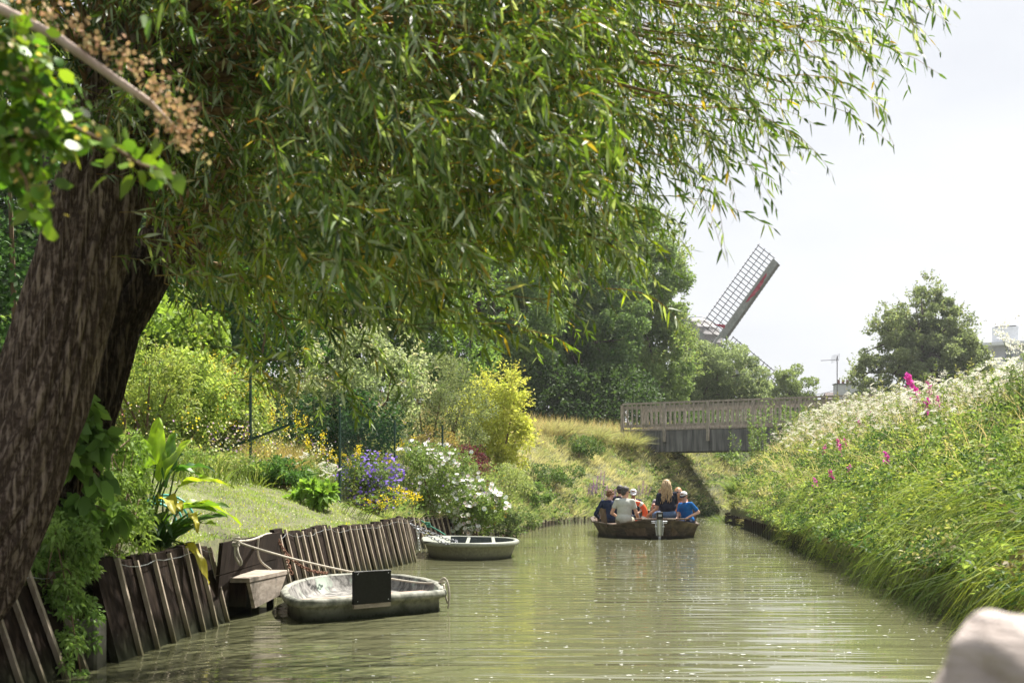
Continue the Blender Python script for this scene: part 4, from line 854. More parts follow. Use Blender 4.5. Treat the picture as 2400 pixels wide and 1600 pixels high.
vine('broad leaved climber growing up the lower side of the big trunk', [(-2.62, 7.6, 1.15, .17, .2, .5), (-2.75, 8.0, .9, .25, .3, .3)], 900, .09, (.09, .18, .045), (.19, .30, .07), 'broad', .75, 30)
vine('soft feathery green growth between the trunks and the large leaf plant', [(-2.75, 8.6, .85, .34, .4, .38), (-2.95, 9.3, 1.1, .35, .4, .4)], 7500, .05, (.11, .19, .045), (.25, .34, .08), 'lance', .28, 60)
# hose
mb = MB()
for k in range(4):
    pts = [Vector((-2.98 - .05 * k + .26 * math.cos(a_) * (1 - .12 * k), 11.0 + .1 * k, .74 + .26 * math.sin(a_) * (1 - .1 * k))) for a_ in np.linspace(-.15, 2.6, 14)]
    mb.tube(pts, .011, 6)
tag(mb.build('garden_hose', M['hose'], smooth=True), 'teal garden hose looping up behind the large leaf plant', 'hose')

# ---------------------------------------------------------------- garden wire fence
root = empty('garden_fence', (-3, 19.5, 1.0)); tag(root, 'dark green wire fence with thin posts and diagonal brace behind the lawn', 'fence')
O = Vector(root.location); ptsf = []
for px_, pt_, pb_, Y_ in ((372, 835, 1060, 19.0), (587, 864, 1122, 18.9), (796, 953, 1189, 19.9), (925, 985, 1100, 23.5), (1037, 995, 1080, 26.0)):
    tp = P(px_, pt_, Y_); bz = gz1(tp.x, Y_); mb = MB(); mb.tube([Vector((tp.x, Y_, bz - .2)) - O, tp - O], .021, 8); mb.build('post', M['greenpost'], root); ptsf.append((tp, bz))
mb = MB(); mb.bar(P(477, 1071, 19.2) - O, P(688, 991, 18.8) - O, .035, .035); mb.build('brace', M['greenpost'], root)
mb = MB(); wires = Leaves()
def seg_wires(a, az, b_, bz, diamond=True):
    ln_ = (b_ - a).length; q = int(ln_ / .07); paths = []
    H = min(a.z - az, b_.z - bz) - .05
    for i in range(-int(H / .07), q):
        for sgn in (1, -1):
            s0, s1 = i * .07, i * .07 + H; z0_, z1_ = (0, H) if sgn == 1 else (H, 0)
            c0, c1 = max(s0, 0), min(s1, ln_)
            if c1 <= c0: continue
            f0, f1 = (c0 - s0) / H, (c1 - s0) / H; pt_ = []
            for s, f in ((c0, f0), (c1, f1)):
                u_ = s / ln_; bb = Vector((a.x, a.y, az + .02)).lerp(Vector((b_.x, b_.y, bz + .02)), u_); zz = z0_ + (z1_ - z0_) * f; pt_.append(list(bb + Vector((0, 0, zz)) - O))
            paths.append(pt_)
    if paths: wires.strips(np.array(paths), .004, (.015, .05, .035))
for i in range(1, 4): seg_wires(ptsf[i][0], ptsf[i][1], ptsf[i + 1][0], ptsf[i + 1][1])
seg_wires(ptsf[0][0], ptsf[0][1], ptsf[1][0], ptsf[1][1])
raw_mesh('wire_mesh', np.concatenate(wires.V), np.concatenate(wires.T), M['leaf'], np.concatenate(wires.C), False, root)

# ---------------------------------------------------------------- background trees
DG1, DG2 = (.022, .050, .018), (.065, .125, .035)
def tpx(px, Y): return (px - CX) * Y / FPX
tree('broadleaf_tree', 'tall dark green tree with feathery crown left of the windmill', 'tree', tpx(1450, 66), 66, 13.5, [(0, 0, 7.2, 3.6, 3.2, 5.2), (-.6, 0, 4.0, 3.6, 3, 3.4), (1.4, 0, 9.2, 2.0, 2, 3.0), (1.0, -.8, 3.6, 3.2, 2.6, 2.6), (2.7, 0, 5.0, 1.1, 1.5, 1.8)], 130000, .15, (.09, .15, .055), (.24, .31, .11), .3, 330, (.07, .16), group=None)
tree('broadleaf_tree', 'dark green tree standing behind the yellow bush and the slope crest', 'tree', tpx(1310, 60), 60, 11, [(0, 0, 4.2, 3.6, 3, 4.2), (-1, 0, 7, 3.0, 3, 3.6), (1.8, 0, 6.2, 2.4, 2.4, 3.2)], 110000, .14, (.055, .105, .045), (.15, .22, .08), .3, 300, (.07, .16))
tree('broadleaf_tree', 'deep green tree partly hidden by willow leaves above the grey shrub', 'tree', tpx(1130, 56), 56, 12, [(0, 0, 6, 4.2, 3.5, 5.6), (-1, 0, 3, 4, 3, 3)], 80000, .15, (.07, .13, .05), (.17, .25, .09), .3, 260, (.07, .16))
tree('grey_green_tree', 'pale grey green tree in front of the windmill above the bridge', 'tree', tpx(1680, 72), 72, 6.5, [(0, 0, 3.1, 2.9, 2.4, 2.7), (-1.9, 0, 2.4, 1.7, 2, 2.5), (1.4, 0, 1.9, 1.4, 2, 1.9), (.5, 0, 4.2, 1.0, 1.0, .9)], 70000, .12, (.11, .15, .075), (.27, .32, .18), .2, 260, (.08, .18))
tree('cedar_tree', 'small flat branched dark conifer tip right of the windmill', 'tree', tpx(1775, 128), 128, 8, [(0, 0, 5.0, 1.6, 1.4, 1.9), (.6, 0, 7.3, 1.5, 1, .35), (-.2, 0, 8.0, .9, .7, .3), (1.0, 0, 6.4, 1.4, 1, .3)], 9000, .22, (.025, .05, .03), (.06, .10, .05), .18, 60, (.16, .26), asp=.3)
tree('round_bushy_tree', 'small rounded yellow green tree left of the chimney', 'tree', tpx(1850, 98), 98, 6.6, [(0, 0, 3.8, 2.4, 2, 3.2), (-.9, 0, 3, 1.7, 1.6, 2.4), (1.3, 0, 2.6, 1.4, 1.4, 2.0)], 36000, .15, (.10, .14, .05), (.22, .27, .11), .2, 160, (.09, .19))
tree('large_tree', 'large dark rounded tree standing alone above the right bank', 'tree', tpx(2166, 84), 84, 12.4, [(0, 0, 5.4, 4.4, 3.4, 3.2), (-.3, 0, 8.0, 2.9, 2.6, 2.5), (-3.4, 0, 4.4, 1.6, 2.2, 1.9), (3.3, 0, 4.6, 1.5, 2.2, 1.9), (1.8, 0, 7.6, 1.6, 1.4, 2.0), (-2.3, 0, 7.6, 1.3, 1.2, 1.7), (.3, 0, 10.0, .7, 1.0, 1.5)], 72000, .17, (.09, .12, .065), (.23, .27, .13), .35, 300, (.07, .15), nlimb=110, trunk_h=.6)
tree('broadleaf_tree', 'dark tree behind the left garden, seen between willow shoots', 'tree', tpx(820, 44), 44, 13, [(0, 0, 6, 4.5, 3, 5.5), (2.5, 0, 3.5, 3, 3, 3.2)], 60000, .16, (.06, .12, .03), (.16, .25, .06), .3, 220, (.08, .18))
tree('broadleaf_tree', 'green tree behind the dark hedge at the back of the garden', 'tree', tpx(480, 40), 40, 14, [(0, 0, 6.5, 4.5, 3, 6), (-2, 0, 3.5, 4, 3, 3.2)], 60000, .16, (.06, .12, .03), (.18, .27, .06), .3, 220, (.08, .18))
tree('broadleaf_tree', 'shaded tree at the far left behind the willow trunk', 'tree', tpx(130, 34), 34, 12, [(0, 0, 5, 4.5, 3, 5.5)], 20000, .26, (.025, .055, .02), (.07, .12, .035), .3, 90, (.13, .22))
# low hedge line behind the bridge and right crest
shrub('hedge', 'dark low hedge behind the right end of the footbridge', 'hedge', 2075, 0, 86, 3.8, 2.6, 6000, .2, (.02, .035, .018), (.05, .075, .03), nsub=50)
shrub('hedge', 'green hedge seen through the footbridge railing', 'hedge', 1720, 0, 64, 9.5, 1.3, 12000, .14, (.04, .08, .025), (.12, .17, .06), nsub=90, sub=(.2, .3))
shrub('hedge', 'dark hedge at the foot of the tall trees left of the footbridge', 'hedge', 1330, 0, 57, 8.5, 2.8, 16000, .15, (.02, .045, .018), (.06, .10, .03), nsub=80, sub=(.2, .3))
# ---------------------------------------------------------------- willows
def bark_tube(name, pts, rads, parent, seg=72, rings=70, seed=0, ridge=.055):
    pts = np.array([list(p) for p in pts], float); s = np.linspace(0, 1, len(pts)); t_ = np.linspace(0, 1, rings)
    C = np.stack([np.interp(t_, s, pts[:, j]) for j in range(3)], 1)
    for _ in range(4): C[1:-1] = (C[:-2] + C[1:-1] * 2 + C[2:]) / 4
    Rr = np.interp(t_, s, rads); V = []
    L_ = np.concatenate([[0], np.cumsum(np.linalg.norm(np.diff(C, axis=0), axis=1))])
    a = np.linspace(0, 2 * np.pi, seg, endpoint=False)
    for i in range(rings):
        d = C[min(i + 1, rings - 1)] - C[max(i - 1, 0)]; d /= np.linalg.norm(d); u = np.cross(d, [0, 1, 0]); u /= np.linalg.norm(u); v = np.cross(d, u)
        tw = a + .25 * np.sin(L_[i] * 1.3 + seed)
        dis = np.abs(np.sin(tw * 7 + 1.1 * np.sin(L_[i] * 3.1 + tw * 2 + seed))) * .5 + np.abs(np.sin(tw * 12 + 1.6 * np.sin(L_[i] * 4.7 + seed * 2 + tw * 3))) * .5
        lump = .5 * np.sin(tw * 2 + L_[i] * 1.1 + seed) + .4 * np.sin(tw * 3 - L_[i] * 2.3)
        r_ = Rr[i] * (1 + ridge * (dis - .5) * 2 + .05 * lump)
        V.append(C[i] + np.outer(r_ * np.cos(a), u) + np.outer(r_ * np.sin(a), v))
    V = np.array(V).reshape(-1, 3); ii, kk = np.meshgrid(np.arange(rings - 1), np.arange(seg), indexing='ij')
    T = np.stack([ii * seg + kk, ii * seg + (kk + 1) % seg, (ii + 1) * seg + (kk + 1) % seg, (ii + 1) * seg + kk], 2).reshape(-1, 4)
    return V - np.array(parent.location), T
w1 = empty('willow_tree', (-2.72, 6.3, .5)); tag(w1, 'big leaning willow trunk with drooping leafy boughs over the near water', 'tree')
w2 = empty('willow_tree', (-2.95, 8.0, .6)); tag(w2, 'thinner dark willow behind the big trunk with yellow brown shoots from its knobbly head', 'tree')
h1 = P(330, 215, 6.8); h2 = P(395, 585, 8.0)
tr1 = [(-3.16, 6.25, -.35), (-2.99, 6.3, .3), P(-66, 1350, 6.35), P(26, 1150, 6.4), P(92, 950, 6.5), P(160, 720, 6.6), P(226, 480, 6.7), P(288, 300, 6.8), P(322, 180, 6.85)]
V, T = bark_tube('trunk', tr1, [.35, .27, .225, .212, .228, .222, .222, .225, .27], w1, seg=150, rings=190, seed=1, ridge=.09); raw_mesh('trunk', V, T, M['bark'], None, True, w1)
tr2 = [(-3.0, 8.0, .3), P(122, 1205, 7.9), P(180, 1047, 7.9), P(217, 930, 7.9), P(264, 760, 7.95), P(340, 635, 8.0), P(385, 575, 8.0)]
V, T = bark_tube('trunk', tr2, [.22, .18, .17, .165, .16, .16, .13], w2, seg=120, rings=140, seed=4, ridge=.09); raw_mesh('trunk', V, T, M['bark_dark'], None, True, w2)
def knob(c, r, parent, nm, k=26, seed=2):
    rr = random.Random(seed); mb = MB()
    for i in range(k):
        v = Vector((rr.gauss(0, 1), rr.gauss(0, 1), rr.gauss(0, 1))).normalized() * r * rr.uniform(.3, .9); q = r * rr.uniform(.3, .55)
        mb.ball(Vector(c) + v - parent.location, q, 10, 7)
    o_ = mb.build(nm, M['bark'], parent, smooth=True)
    md = o_.modifiers.new('r', 'REMESH'); md.mode = 'VOXEL'; md.voxel_size = .022; return o_
knob(h1, .32, w1, 'head', 30, 2); knob(h2, .17, w2, 'head', 24, 5)

# canopy lower edge in the photograph and how full it is, from left to right
_CX = [-200, 0, 280, 330, 430, 500, 640, 700, 800, 900, 1000, 1060, 1150, 1230, 1300, 1380, 1450, 1560, 1660, 1720, 1850, 1950, 2060, 2150, 2262, 2290]
_CY = [330, 420, 420, 640, 800, 850, 960, 1000, 1030, 990, 930, 850, 830, 840, 850, 890, 830, 800, 720, 560, 540, 440, 440, 270, 215, 60]
_SX = [-200, 0, 280, 330, 430, 640, 800, 1000, 1100, 1230, 1400, 1560, 1660, 1850, 1950, 2060, 2150, 2262, 2290]
_SY = [330, 350, 350, 560, 640, 740, 800, 750, 680, 650, 680, 600, 540, 440, 370, 340, 200, 130, 30]
_DY = [1, 1, 1, 1, 1, 1, 1, 1, 1, 1, 1, 1, 1, 1, .95, .9, .8, .65, .55, .5, .45, .40, .33, .26, .22, .1]
def shoots(n, ymin, ymax, pxr, pyr, lower_fade=330, topfull=True, yfun=None):
    px = pxr[0] + (pxr[1] - pxr[0]) * rng.random(n); py = pyr[0] + (pyr[1] - pyr[0]) * rng.random(n)
    lo = np.interp(px, _CX, _CY); de = np.interp(px, _CX, _DY)
    so = np.interp(px, _SX, _SY); fade = np.clip((so + 60 - py) / 260, 0, 1) ** .9
    k = (py < lo) & (rng.random(n) < de * (.13 + .87 * fade)); px, py = px[k], py[k]; n = len(px)
    Y = ymin + (ymax - ymin) * rng.random(n)
    if yfun is not None: Y = yfun(px, Y)
    return np.stack([(px - CX) * Y / FPX, Y, CAM_H - (py - HY) * Y / FPX], 1)
def canopy(lv, tips, head, Lr=(.45, .95), nleaf=32, leaf=(.045, .098), wd=(.010, .015), c1=(.020, .048, .016), c2=(.20, .31, .055), twig=.0045, hang=1.0, clear=.34):  # dark and bright leaf tones also paint the canopy's shade and dapple
    n = len(tips); Ls = Lr[0] + (Lr[1] - Lr[0]) * rng.random(n); hd = np.array(head)
    away = tips - hd; away[:, 2] = 0; away = unit(away + rng.normal(0, .5, (n, 3)) * [1, 1, 0])
    fl = rng.random(n); st = tips - away * (Ls * (.55 + .35 * fl))[:, None] + np.array([0, 0, 1.0]) * (Ls * (.75 - .6 * fl))[:, None]
    tt = np.linspace(0, 1, 6)
    # arc: leaves the head outwards, then bends down
    ctrl = st + away * (Ls * .5)[:, None] + np.array([0, 0, .02])
    path = ((1 - tt) ** 2)[None, :, None] * st[:, None] + (2 * tt * (1 - tt))[None, :, None] * ctrl[:, None] + (tt ** 2)[None, :, None] * tips[:, None]
    lv.strips(path, twig, vary((.22, .16, .05), n, .3))
    q = nleaf; T_ = np.clip((np.arange(q)[None] + rng.random((n, q))) / q, 0, 1) * .93 + .07; T_ = T_.ravel(); idx = np.repeat(np.arange(n), q)
    T_ = T_[:, None]; pos = (1 - T_) ** 2 * st[idx] + 2 * T_ * (1 - T_) * ctrl[idx] + T_ ** 2 * tips[idx]
    tang = unit(2 * (1 - T_) * (ctrl[idx] - st[idx]) + 2 * T_ * (tips[idx] - ctrl[idx]))
    m_ = len(pos); out_ = unit(rng.normal(0, 1, (m_, 3)))
    ax = tang * .6 + out_ * .78 + np.array([0, 0, -.38 * hang])
    l_ = leaf[0] + (leaf[1] - leaf[0]) * rng.random(m_); w_ = wd[0] + (wd[1] - wd[0]) * rng.random(m_)
    tone = np.clip(rng.random(n)[idx] * .65 + rng.random(m_) * .35, 0, 1) ** 1.5
    c = mixc(c1, c2, tone) * (1 + rng.normal(0, .15, (m_, 1))); glint = rng.random(m_) < .06; c[glint] = np.array([.40, .45, .38])  # a few leaves tinted pale as painted glints
    yl = rng.random(m_) < .03; c[yl] = np.array([.42, .30, .04]) * (1 + rng.normal(0, .2, (yl.sum(), 1)))
    sv = rng.random(m_) < .2; c[sv] = c[sv] * .5 + np.array([.20, .24, .18])  # pale undersides, plus whitish sheen painted into the tint
    rel = pos - np.array([0, 0, CAM_H]); k = pos[:, 1] > 2.6
    lv.add('lance', pos[k], ax[k], l_[k], w_[k], np.clip(c[k], .01, 1), droop=.25 * rng.random(k.sum()), fold=.35)
    return st
lvA = Leaves(); lvB = Leaves()
t1 = shoots(2500, 5.2, 9.8, (-150, 1500), (-120, 1000)); s1 = canopy(lvA, t1, h1)
t2 = shoots(2700, 5.2, 8.2, (1250, 2290), (-200, 880), 160); s2 = canopy(lvA, t2, h1, nleaf=20, c1=(.05, .10, .025), c2=(.13, .21, .05))
t3 = shoots(750, 9.0, 12.5, (330, 1350), (150, 1000)); s3 = canopy(lvB, t3, h2, c1=(.07, .13, .02), c2=(.17, .25, .04))
t4 = shoots(420, 4.2, 5.4, (650, 1500), (-100, 700), 120); t6 = shoots(520, 5.0, 7.5, (440, 1680), (560, 1040), 60); s6 = canopy(lvA, t6, h1, Lr=(.5, .9), nleaf=20, leaf=(.07, .12), wd=(.012, .018), c1=(.09, .15, .02), c2=(.30, .38, .05)); s4 = canopy(lvA, t4, h1, Lr=(.35, .6), nleaf=18, leaf=(.07, .10))  # lower sprays get brighter tints, painting their backlight
# the crown above the picture (it shades what is below)
n = 2300; up_ = np.stack([-4.5 + 8.4 * rng.random(n), 4.0 + 6.5 * rng.random(n), 2.9 + 3.6 * rng.random(n) ** .9], 1); k = (up_[:, 0] < 2.0 - .5 * (up_[:, 2] - 3.2)) & (rng.random(n) < np.where(up_[:, 0] < -.2, 1, .45)) & (CAM_H + (HY + 130) * up_[:, 1] / FPX < up_[:, 2]); up_ = up_[k]
s5 = canopy(lvA, up_, h1, Lr=(.8, 1.4), nleaf=26, leaf=(.12, .18), wd=(.03, .045), c1=(.04, .09, .02), c2=(.10, .17, .04))
lvA.build('crown', M['willow'], w1); lvB.build('crown', M['willow'], w2)
# boughs and long shoots from the pollard heads to the leafy twigs
def boughs(head, targets, parent, k, r0, r1, seed, nm='boughs', lift=.25):
    rr = random.Random(seed); mb = MB(); H = Vector(head)
    for i in range(k):
        t_ = Vector(targets[rr.randrange(len(targets))]); d = t_ - H; 
        s_ = H + Vector((d.x, d.y, d.z + .5)).normalized() * .16 + Vector((rr.gauss(0, .07), rr.gauss(0, .07), rr.gauss(0, .09)))
        L_ = d.length; m1 = s_.lerp(t_, .35) + Vector((0, 0, L_ * lift * rr.uniform(.4, 1.1))); m2 = s_.lerp(t_, .7) + Vector((0, 0, L_ * lift * rr.uniform(.3, .8)))
        pts = []
        for u_ in np.linspace(0, 1, 9):
            a_ = (1 - u_) ** 3; b_ = 3 * u_ * (1 - u_) ** 2; c_ = 3 * u_ ** 2 * (1 - u_); e_ = u_ ** 3
            pts.append(s_ * a_ + m1 * b_ + m2 * c_ + t_ * e_ - parent.location)
        if min((p + parent.location).y for p in pts) < 2.8: continue
        r_ = rr.uniform(r0, r1); mb.tube(pts, list(np.linspace(r_, r_ * .25, 9)), 6)
    mb.build(nm, M['shoot'], parent, smooth=True)
allA = np.concatenate([s1, s2, s5]); boughs(h1, allA, w1, 260, .008, .03, 3, lift=.16)
boughs(h2, np.concatenate([s3, s1[(s1[:, 1] > 7)]]), w2, 90, .008, .024, 9, lift=.08)
# three lower shoots of the second head that show clear against the garden
mb = MB()
for px0, py0, px1, py1, px2, py2 in ((425, 592, 500, 588, 640, 600), (425, 600, 560, 645, 665, 720), (420, 585, 520, 560, 700, 560), (415, 570, 500, 500, 640, 440), (418, 575, 520, 530, 700, 500), (430, 596, 520, 575, 610, 560)):
    a_, b_, c_ = P(px0, py0, 8.0), P(px1, py1, 8.3), P(px2, py2, 8.8); mb.tube([a_ - w2.location, a_.lerp(b_, .5) + Vector((0, 0, .01)) - w2.location, b_ - w2.location, c_ - w2.location], [.024, .021, .017, .009], 8)
mb.build('shoots', M['shoot'], w2, smooth=True)

# near branches at the upper left (elm with papery fruit and a leafy spray)
nb = empty('fruiting_branch', P(0, 20, 2.9)); tag(nb, 'bare pinkish branch with clusters of tan papery fruit crossing the upper left corner', 'branch')
br = [P(-260, -60, 2.9), P(0, 20, 2.9), P(130, 85, 2.9), P(270, 185, 2.92), P(350, 240, 2.95), P(420, 310, 3.0)]
mb = MB(); mb.tube([p - nb.location for p in br], [.016, .012, .011, .010, .008, .004], 8); mb.build('twig', noisy('pink_bark', (.30, .22, .18), (.45, .36, .31)), nb, smooth=True)
lv = Leaves()
for (px_, py_, k, s_) in ((90, 20, 70, 34), (185, 75, 45, 22), (210, 105, 30, 15), (290, 130, 26, 18), (320, 150, 26, 18), (375, 215, 50, 22), (400, 255, 60, 22), (420, 290, 60, 26), (440, 320, 50, 20), (250, 120, 20, 16)):
    c = np.array(P(px_, py_, 2.92)); pos = c + rng.normal(0, s_ * 2.92 / FPX, (k, 3)); lv.add('broad', pos, rng.normal(size=(k, 3)), .013, .012, vary((.42, .29, .15), k, .2))
tag(lv.build('fruit', M['petal'], nb), kind='stuff')
nb = empty('leafy_branch', P(0, 250, 2.7)); tag(nb, 'near leafy branch with rounded glossy leaves and pale fruit at the left edge', 'branch')
lv = Leaves(); mb = MB()
for pts in ([(-200, 120), (0, 130), (110, 230), (180, 300), (260, 340), (330, 385), (410, 410)], [(-200, 200), (0, 330), (60, 420), (70, 470), (85, 520)], [(-150, 60), (0, 100), (60, 170), (110, 190)], [(-200, 300), (-40, 330), (60, 330), (140, 300)]):
    pp = [P(a_, b_, 2.7) for a_, b_ in pts]; mb.tube([p - nb.location for p in pp], .004, 6)
    A_ = np.array([list(p) for p in pp]); q = 52; t_ = rng.random(q) * (len(pp) - 1); i0 = t_.astype(int).clip(0, len(pp) - 2); f = (t_ - i0)[:, None]
    pos = A_[i0] * (1 - f) + A_[i0 + 1] * f + rng.normal(0, .02, (q, 3)); lv.add('broad', pos, rng.normal(size=(q, 3)) + [0.2, 0, -.2], .028 + .026 * rng.random(q), .022 + .014 * rng.random(q), vary((.15, .25, .035), q, .3), droop=.3)
    q = 50; t_ = rng.random(q) * (len(pp) - 1) * .75; i0 = t_.astype(int).clip(0, len(pp) - 2); f = (t_ - i0)[:, None]; pos = A_[i0] * (1 - f) + A_[i0 + 1] * f + rng.normal(0, .03, (q, 3)); lv.add('broad', pos, rng.normal(size=(q, 3)), .014, .012, vary((.42, .36, .18), q, .2))
for (px_, py_, s_, k) in ((20, 150, 60, 110), (60, 260, 60, 130), (20, 420, 50, 70), (120, 300, 40, 60), (400, 15, 30, 10)):
    c = np.array(P(px_, py_, 2.75)); pos = c + rng.normal(0, s_ * 2.7 / FPX, (k, 3)) ; lv.add('broad', pos, rng.normal(size=(k, 3)), .03 + .02 * rng.random(k), .028, vary((.09, .17, .03), k, .35), droop=.3)
lv.build('leaves', M['willow'], nb); mb.build('twig', M['twig'], nb)
# ---------------------------------------------------------------- moored dinghies
def chaikin(p, k=2):
    for _ in range(k):
        q = []
        for i in range(len(p)):
            a, b_ = Vector(p[i]), Vector(p[(i + 1) % len(p)]); q += [a * .75 + b_ * .25, a * .25 + b_ * .75]
        p = q
    return p
def inset(p, d):
    n = len(p); out_ = []
    for i in range(n):
        t_ = (Vector(p[(i + 1) % n]) - Vector(p[i - 1])).normalized(); out_.append(Vector(p[i]) + Vector((-t_.y, t_.x)) * d)
    return out_
def tub(label, pts, zr, mats, floor=.03, lip=.065, k=2, root_xy=(0, 0), under=.15):
    root = empty('dinghy', (root_xy[0], root_xy[1], 0)); tag(root, label, 'dinghy'); o2 = Vector(root_xy)
    base = chaikin([Vector(p) for p in pts], k); n = len(base)
    def loops(spec, nm, mat, cap=False):
        mb = MB(); vs = []; fs = []
        for d, z in spec: vs += [(q.x - o2.x, q.y - o2.y, z) for q in inset(base, d)]
        for i in range(len(spec) - 1):
            for j in range(n): fs.append((i * n + j, i * n + (j + 1) % n, (i + 1) * n + (j + 1) % n, (i + 1) * n + j))
        if cap: fs.append(tuple((len(spec) - 1) * n + j for j in range(n)))
        mb.add(vs, fs); return mb.build(nm, mat, root, smooth=True)
    loops([(under, -.2), (.06, zr - .085), (.035, zr - .06)], 'hull', mats[0])
    loops([(.035, zr - .058), (.004, zr - .062), (-.006, zr - .04), (.0, zr - .012), (.012, zr), (lip, zr + .002), (lip + .012, zr - .012)], 'rim', mats[1])
    loops([(lip + .012, zr - .013), (lip + .05, floor + .04), (lip + .085, floor)], 'liner', mats[2], True)
    return root
d1 = tub('weathered grey dinghy with upright black board moored by the wooden landing step',
    [(-1.60, 9.92), (-1.1, 10.42), (-.60, 10.93), (-.56, 11.15), (-.72, 12.3), (-1.2, 13.25), (-1.82, 13.25), (-2.07, 12.4), (-2.06, 11.3), (-1.8, 10.2)][::1], .185, (M['hull_grey'], M['hull_grey'], M['hull_inner']), root_xy=(-1.4, 11.6), under=.06, lip=.05, k=1)
dd = Vector((1.0, 1.03, 0)).normalized(); dn = Vector((dd.y, -dd.x, 0))
c0 = Vector((-1.155, 10.375, 0)) + dn * .03 - d1.location
mb = MB(); mb.bar(c0 - dd * .195 + Vector((0, 0, .262)), c0 + dd * .195 + Vector((0, 0, .262)), .03, .265, up=(0, 0, 1)); mb.build('board', M['black'], d1, bevel=.004)
for u_ in (-.16, .16):
    for z_ in (.155, .37): mb = MB(); mb.ball(c0 + dd * u_ + dn * .017 + Vector((0, 0, z_)), .004, 8, 6); mb.build('bolt', M['steel'], d1, smooth=True)
mb = MB(); mb.bar(c0 - dd * .19 + Vector((0, 0, .112)), c0 + dd * .19 + Vector((0, 0, .112)), .02, .034); mb.build('bracket', M['pale_wood'], d1)
mb = MB(); a_ = Vector((-1.75, 10.75, .10)) - d1.location; mb.bar(a_, a_ + Vector((.98, .98, .01)), .20, .02); mb.build('thwart', noisy('reddish_plank', (.22, .13, .10), (.38, .27, .22), scale=(3, 3, 3), bump=.2), d1)
mb = MB(); a_ = Vector((-1.9, 11.2, .075)) - d1.location; mb.bar(a_, a_ + Vector((1.02, .95, 0)), .14, .018); mb.build('thwart', M['pale_wood'], d1)
d2 = tub('olive green plastic dinghy with two cross thwarts chained to the bank',
    [(-1.48, 20.8), (-1.33, 19.55), (-1.07, 19.0), (-.55, 18.7), (.03, 19.2), (.14, 20.4), (-.12, 21.4), (-1.15, 22.0), (-1.5, 21.5)], .26, (M['hull_olive'], M['olive_rim'], M['olive_in']), k=1, lip=.05, root_xy=(-.7, 20.3), under=.2)
for x0 in (-.52, -.12):
    mb = MB(); mb.bar((x0 + .55, -1.25, .235), (x0 + .50, 1.1, .235), .055, .03); mb.build('thwart', M['olive_rim'], d2, bevel=.006)
mb = MB(); mb.add([(-.74, .6, .262), (-.66, -.72, .262), (-.38, -1.2, .262), (-.22, -1.25, .262), (-.34, 1.45, .262), (-.70, 1.1, .262)] + [(-.74, .6, .23), (-.66, -.72, .23), (-.38, -1.2, .23), (-.22, -1.25, .23), (-.34, 1.45, .23), (-.70, 1.1, .23)],
    [(0, 1, 2, 3, 4, 5), (11, 10, 9, 8, 7, 6), (3, 9, 10, 4)]); mb.build('bow_deck', M['olive_rim'], d2)

# ropes and chains
def smooth_path(pts, n=40):
    pts = [Vector(p) for p in pts]; out_ = []
    P_ = [pts[0] * 2 - pts[1]] + pts + [pts[-1] * 2 - pts[-2]]
    for i in range(1, len(P_) - 2):
        for j in range(n // (len(pts) - 1) + 1):
            t_ = j / (n // (len(pts) - 1) + 1); a, b_, c, d = P_[i - 1:i + 3]
            out_.append(.5 * ((2 * b_) + (c - a) * t_ + (2 * a - 5 * b_ + 4 * c - d) * t_ ** 2 + (3 * b_ - a - 3 * c + d) * t_ ** 3))
    out_.append(pts[-1]); return out_
def rope(name, label, pts_list, r, mat, cat='rope', coils=()):
    mb = MB()
    for pts in pts_list: mb.tube(smooth_path(pts), r, 8)
    for c, rad, k in coils:
        for i in range(k): mb.torus(Vector(c) + Vector((random.uniform(-.01, .01), random.uniform(-.02, .02), i * r * 1.5 - k * r * .7)), rad, r, Matrix.Rotation(random.uniform(-.4, .4), 3, 'X') @ Matrix.Rotation(random.uniform(-.3, .3), 3, 'Y'), 14, 6)
    return tag(mb.build(name, mat, smooth=True), label, cat)
K1 = P(553, 1268, 10.0); K2 = P(641, 1252, 12.5)
rope('mooring_rope', 'pale mooring rope tied to the wall post and stretched to the grey dinghy',
     [[K1, P(600, 1284, 10.3), P(700, 1312, 11), P(832, 1341, 11.8), P(960, 1362, 12.2), P(1018, 1366, 12.0), P(1040, 1362, 11.5)], [K1, P(590, 1264, 10.8), P(628, 1250, 12.2), K2, P(646, 1254, 12.55)],
      [P(606, 1260, 10.9), P(604, 1290, 10.9), P(612, 1315, 10.95), P(635, 1334, 11.0)], [K1, P(551, 1300, 9.95), P(562, 1322, 9.95), P(566, 1316, 9.95), P(558, 1295, 9.95), P(556, 1272, 10.0)]],
     .009, M['rope'], coils=[(K1, .022, 5), (K2 - Vector((0, 0, .01)), .02, 3)])
rope('rope_loop', 'loops of pale rope hanging off the right corner of the grey dinghy',
     [[P(1030, 1360, 11.2), P(1042, 1354, 11.1), P(1050, 1368, 11.1), P(1054, 1395, 11.1), P(1050, 1412, 11.1), P(1044, 1395, 11.1), P(1040, 1368, 11.15)], [P(1032, 1362, 11.2), P(1046, 1358, 11.1), P(1052, 1385, 11.08), P(1052, 1412, 11.08), P(1050, 1425, 11.08)]], .008, M['rope'])
rope('green_rope', 'green mooring rope knotted to the wall behind the olive dinghy', [[P(988, 1220, 22.0), P(1008, 1232, 21.9), P(1026, 1242, 21.8), P(1044, 1253, 21.6)]], .012, M['green_rope'], coils=[(P(1003, 1228, 21.9), .035, 4)])
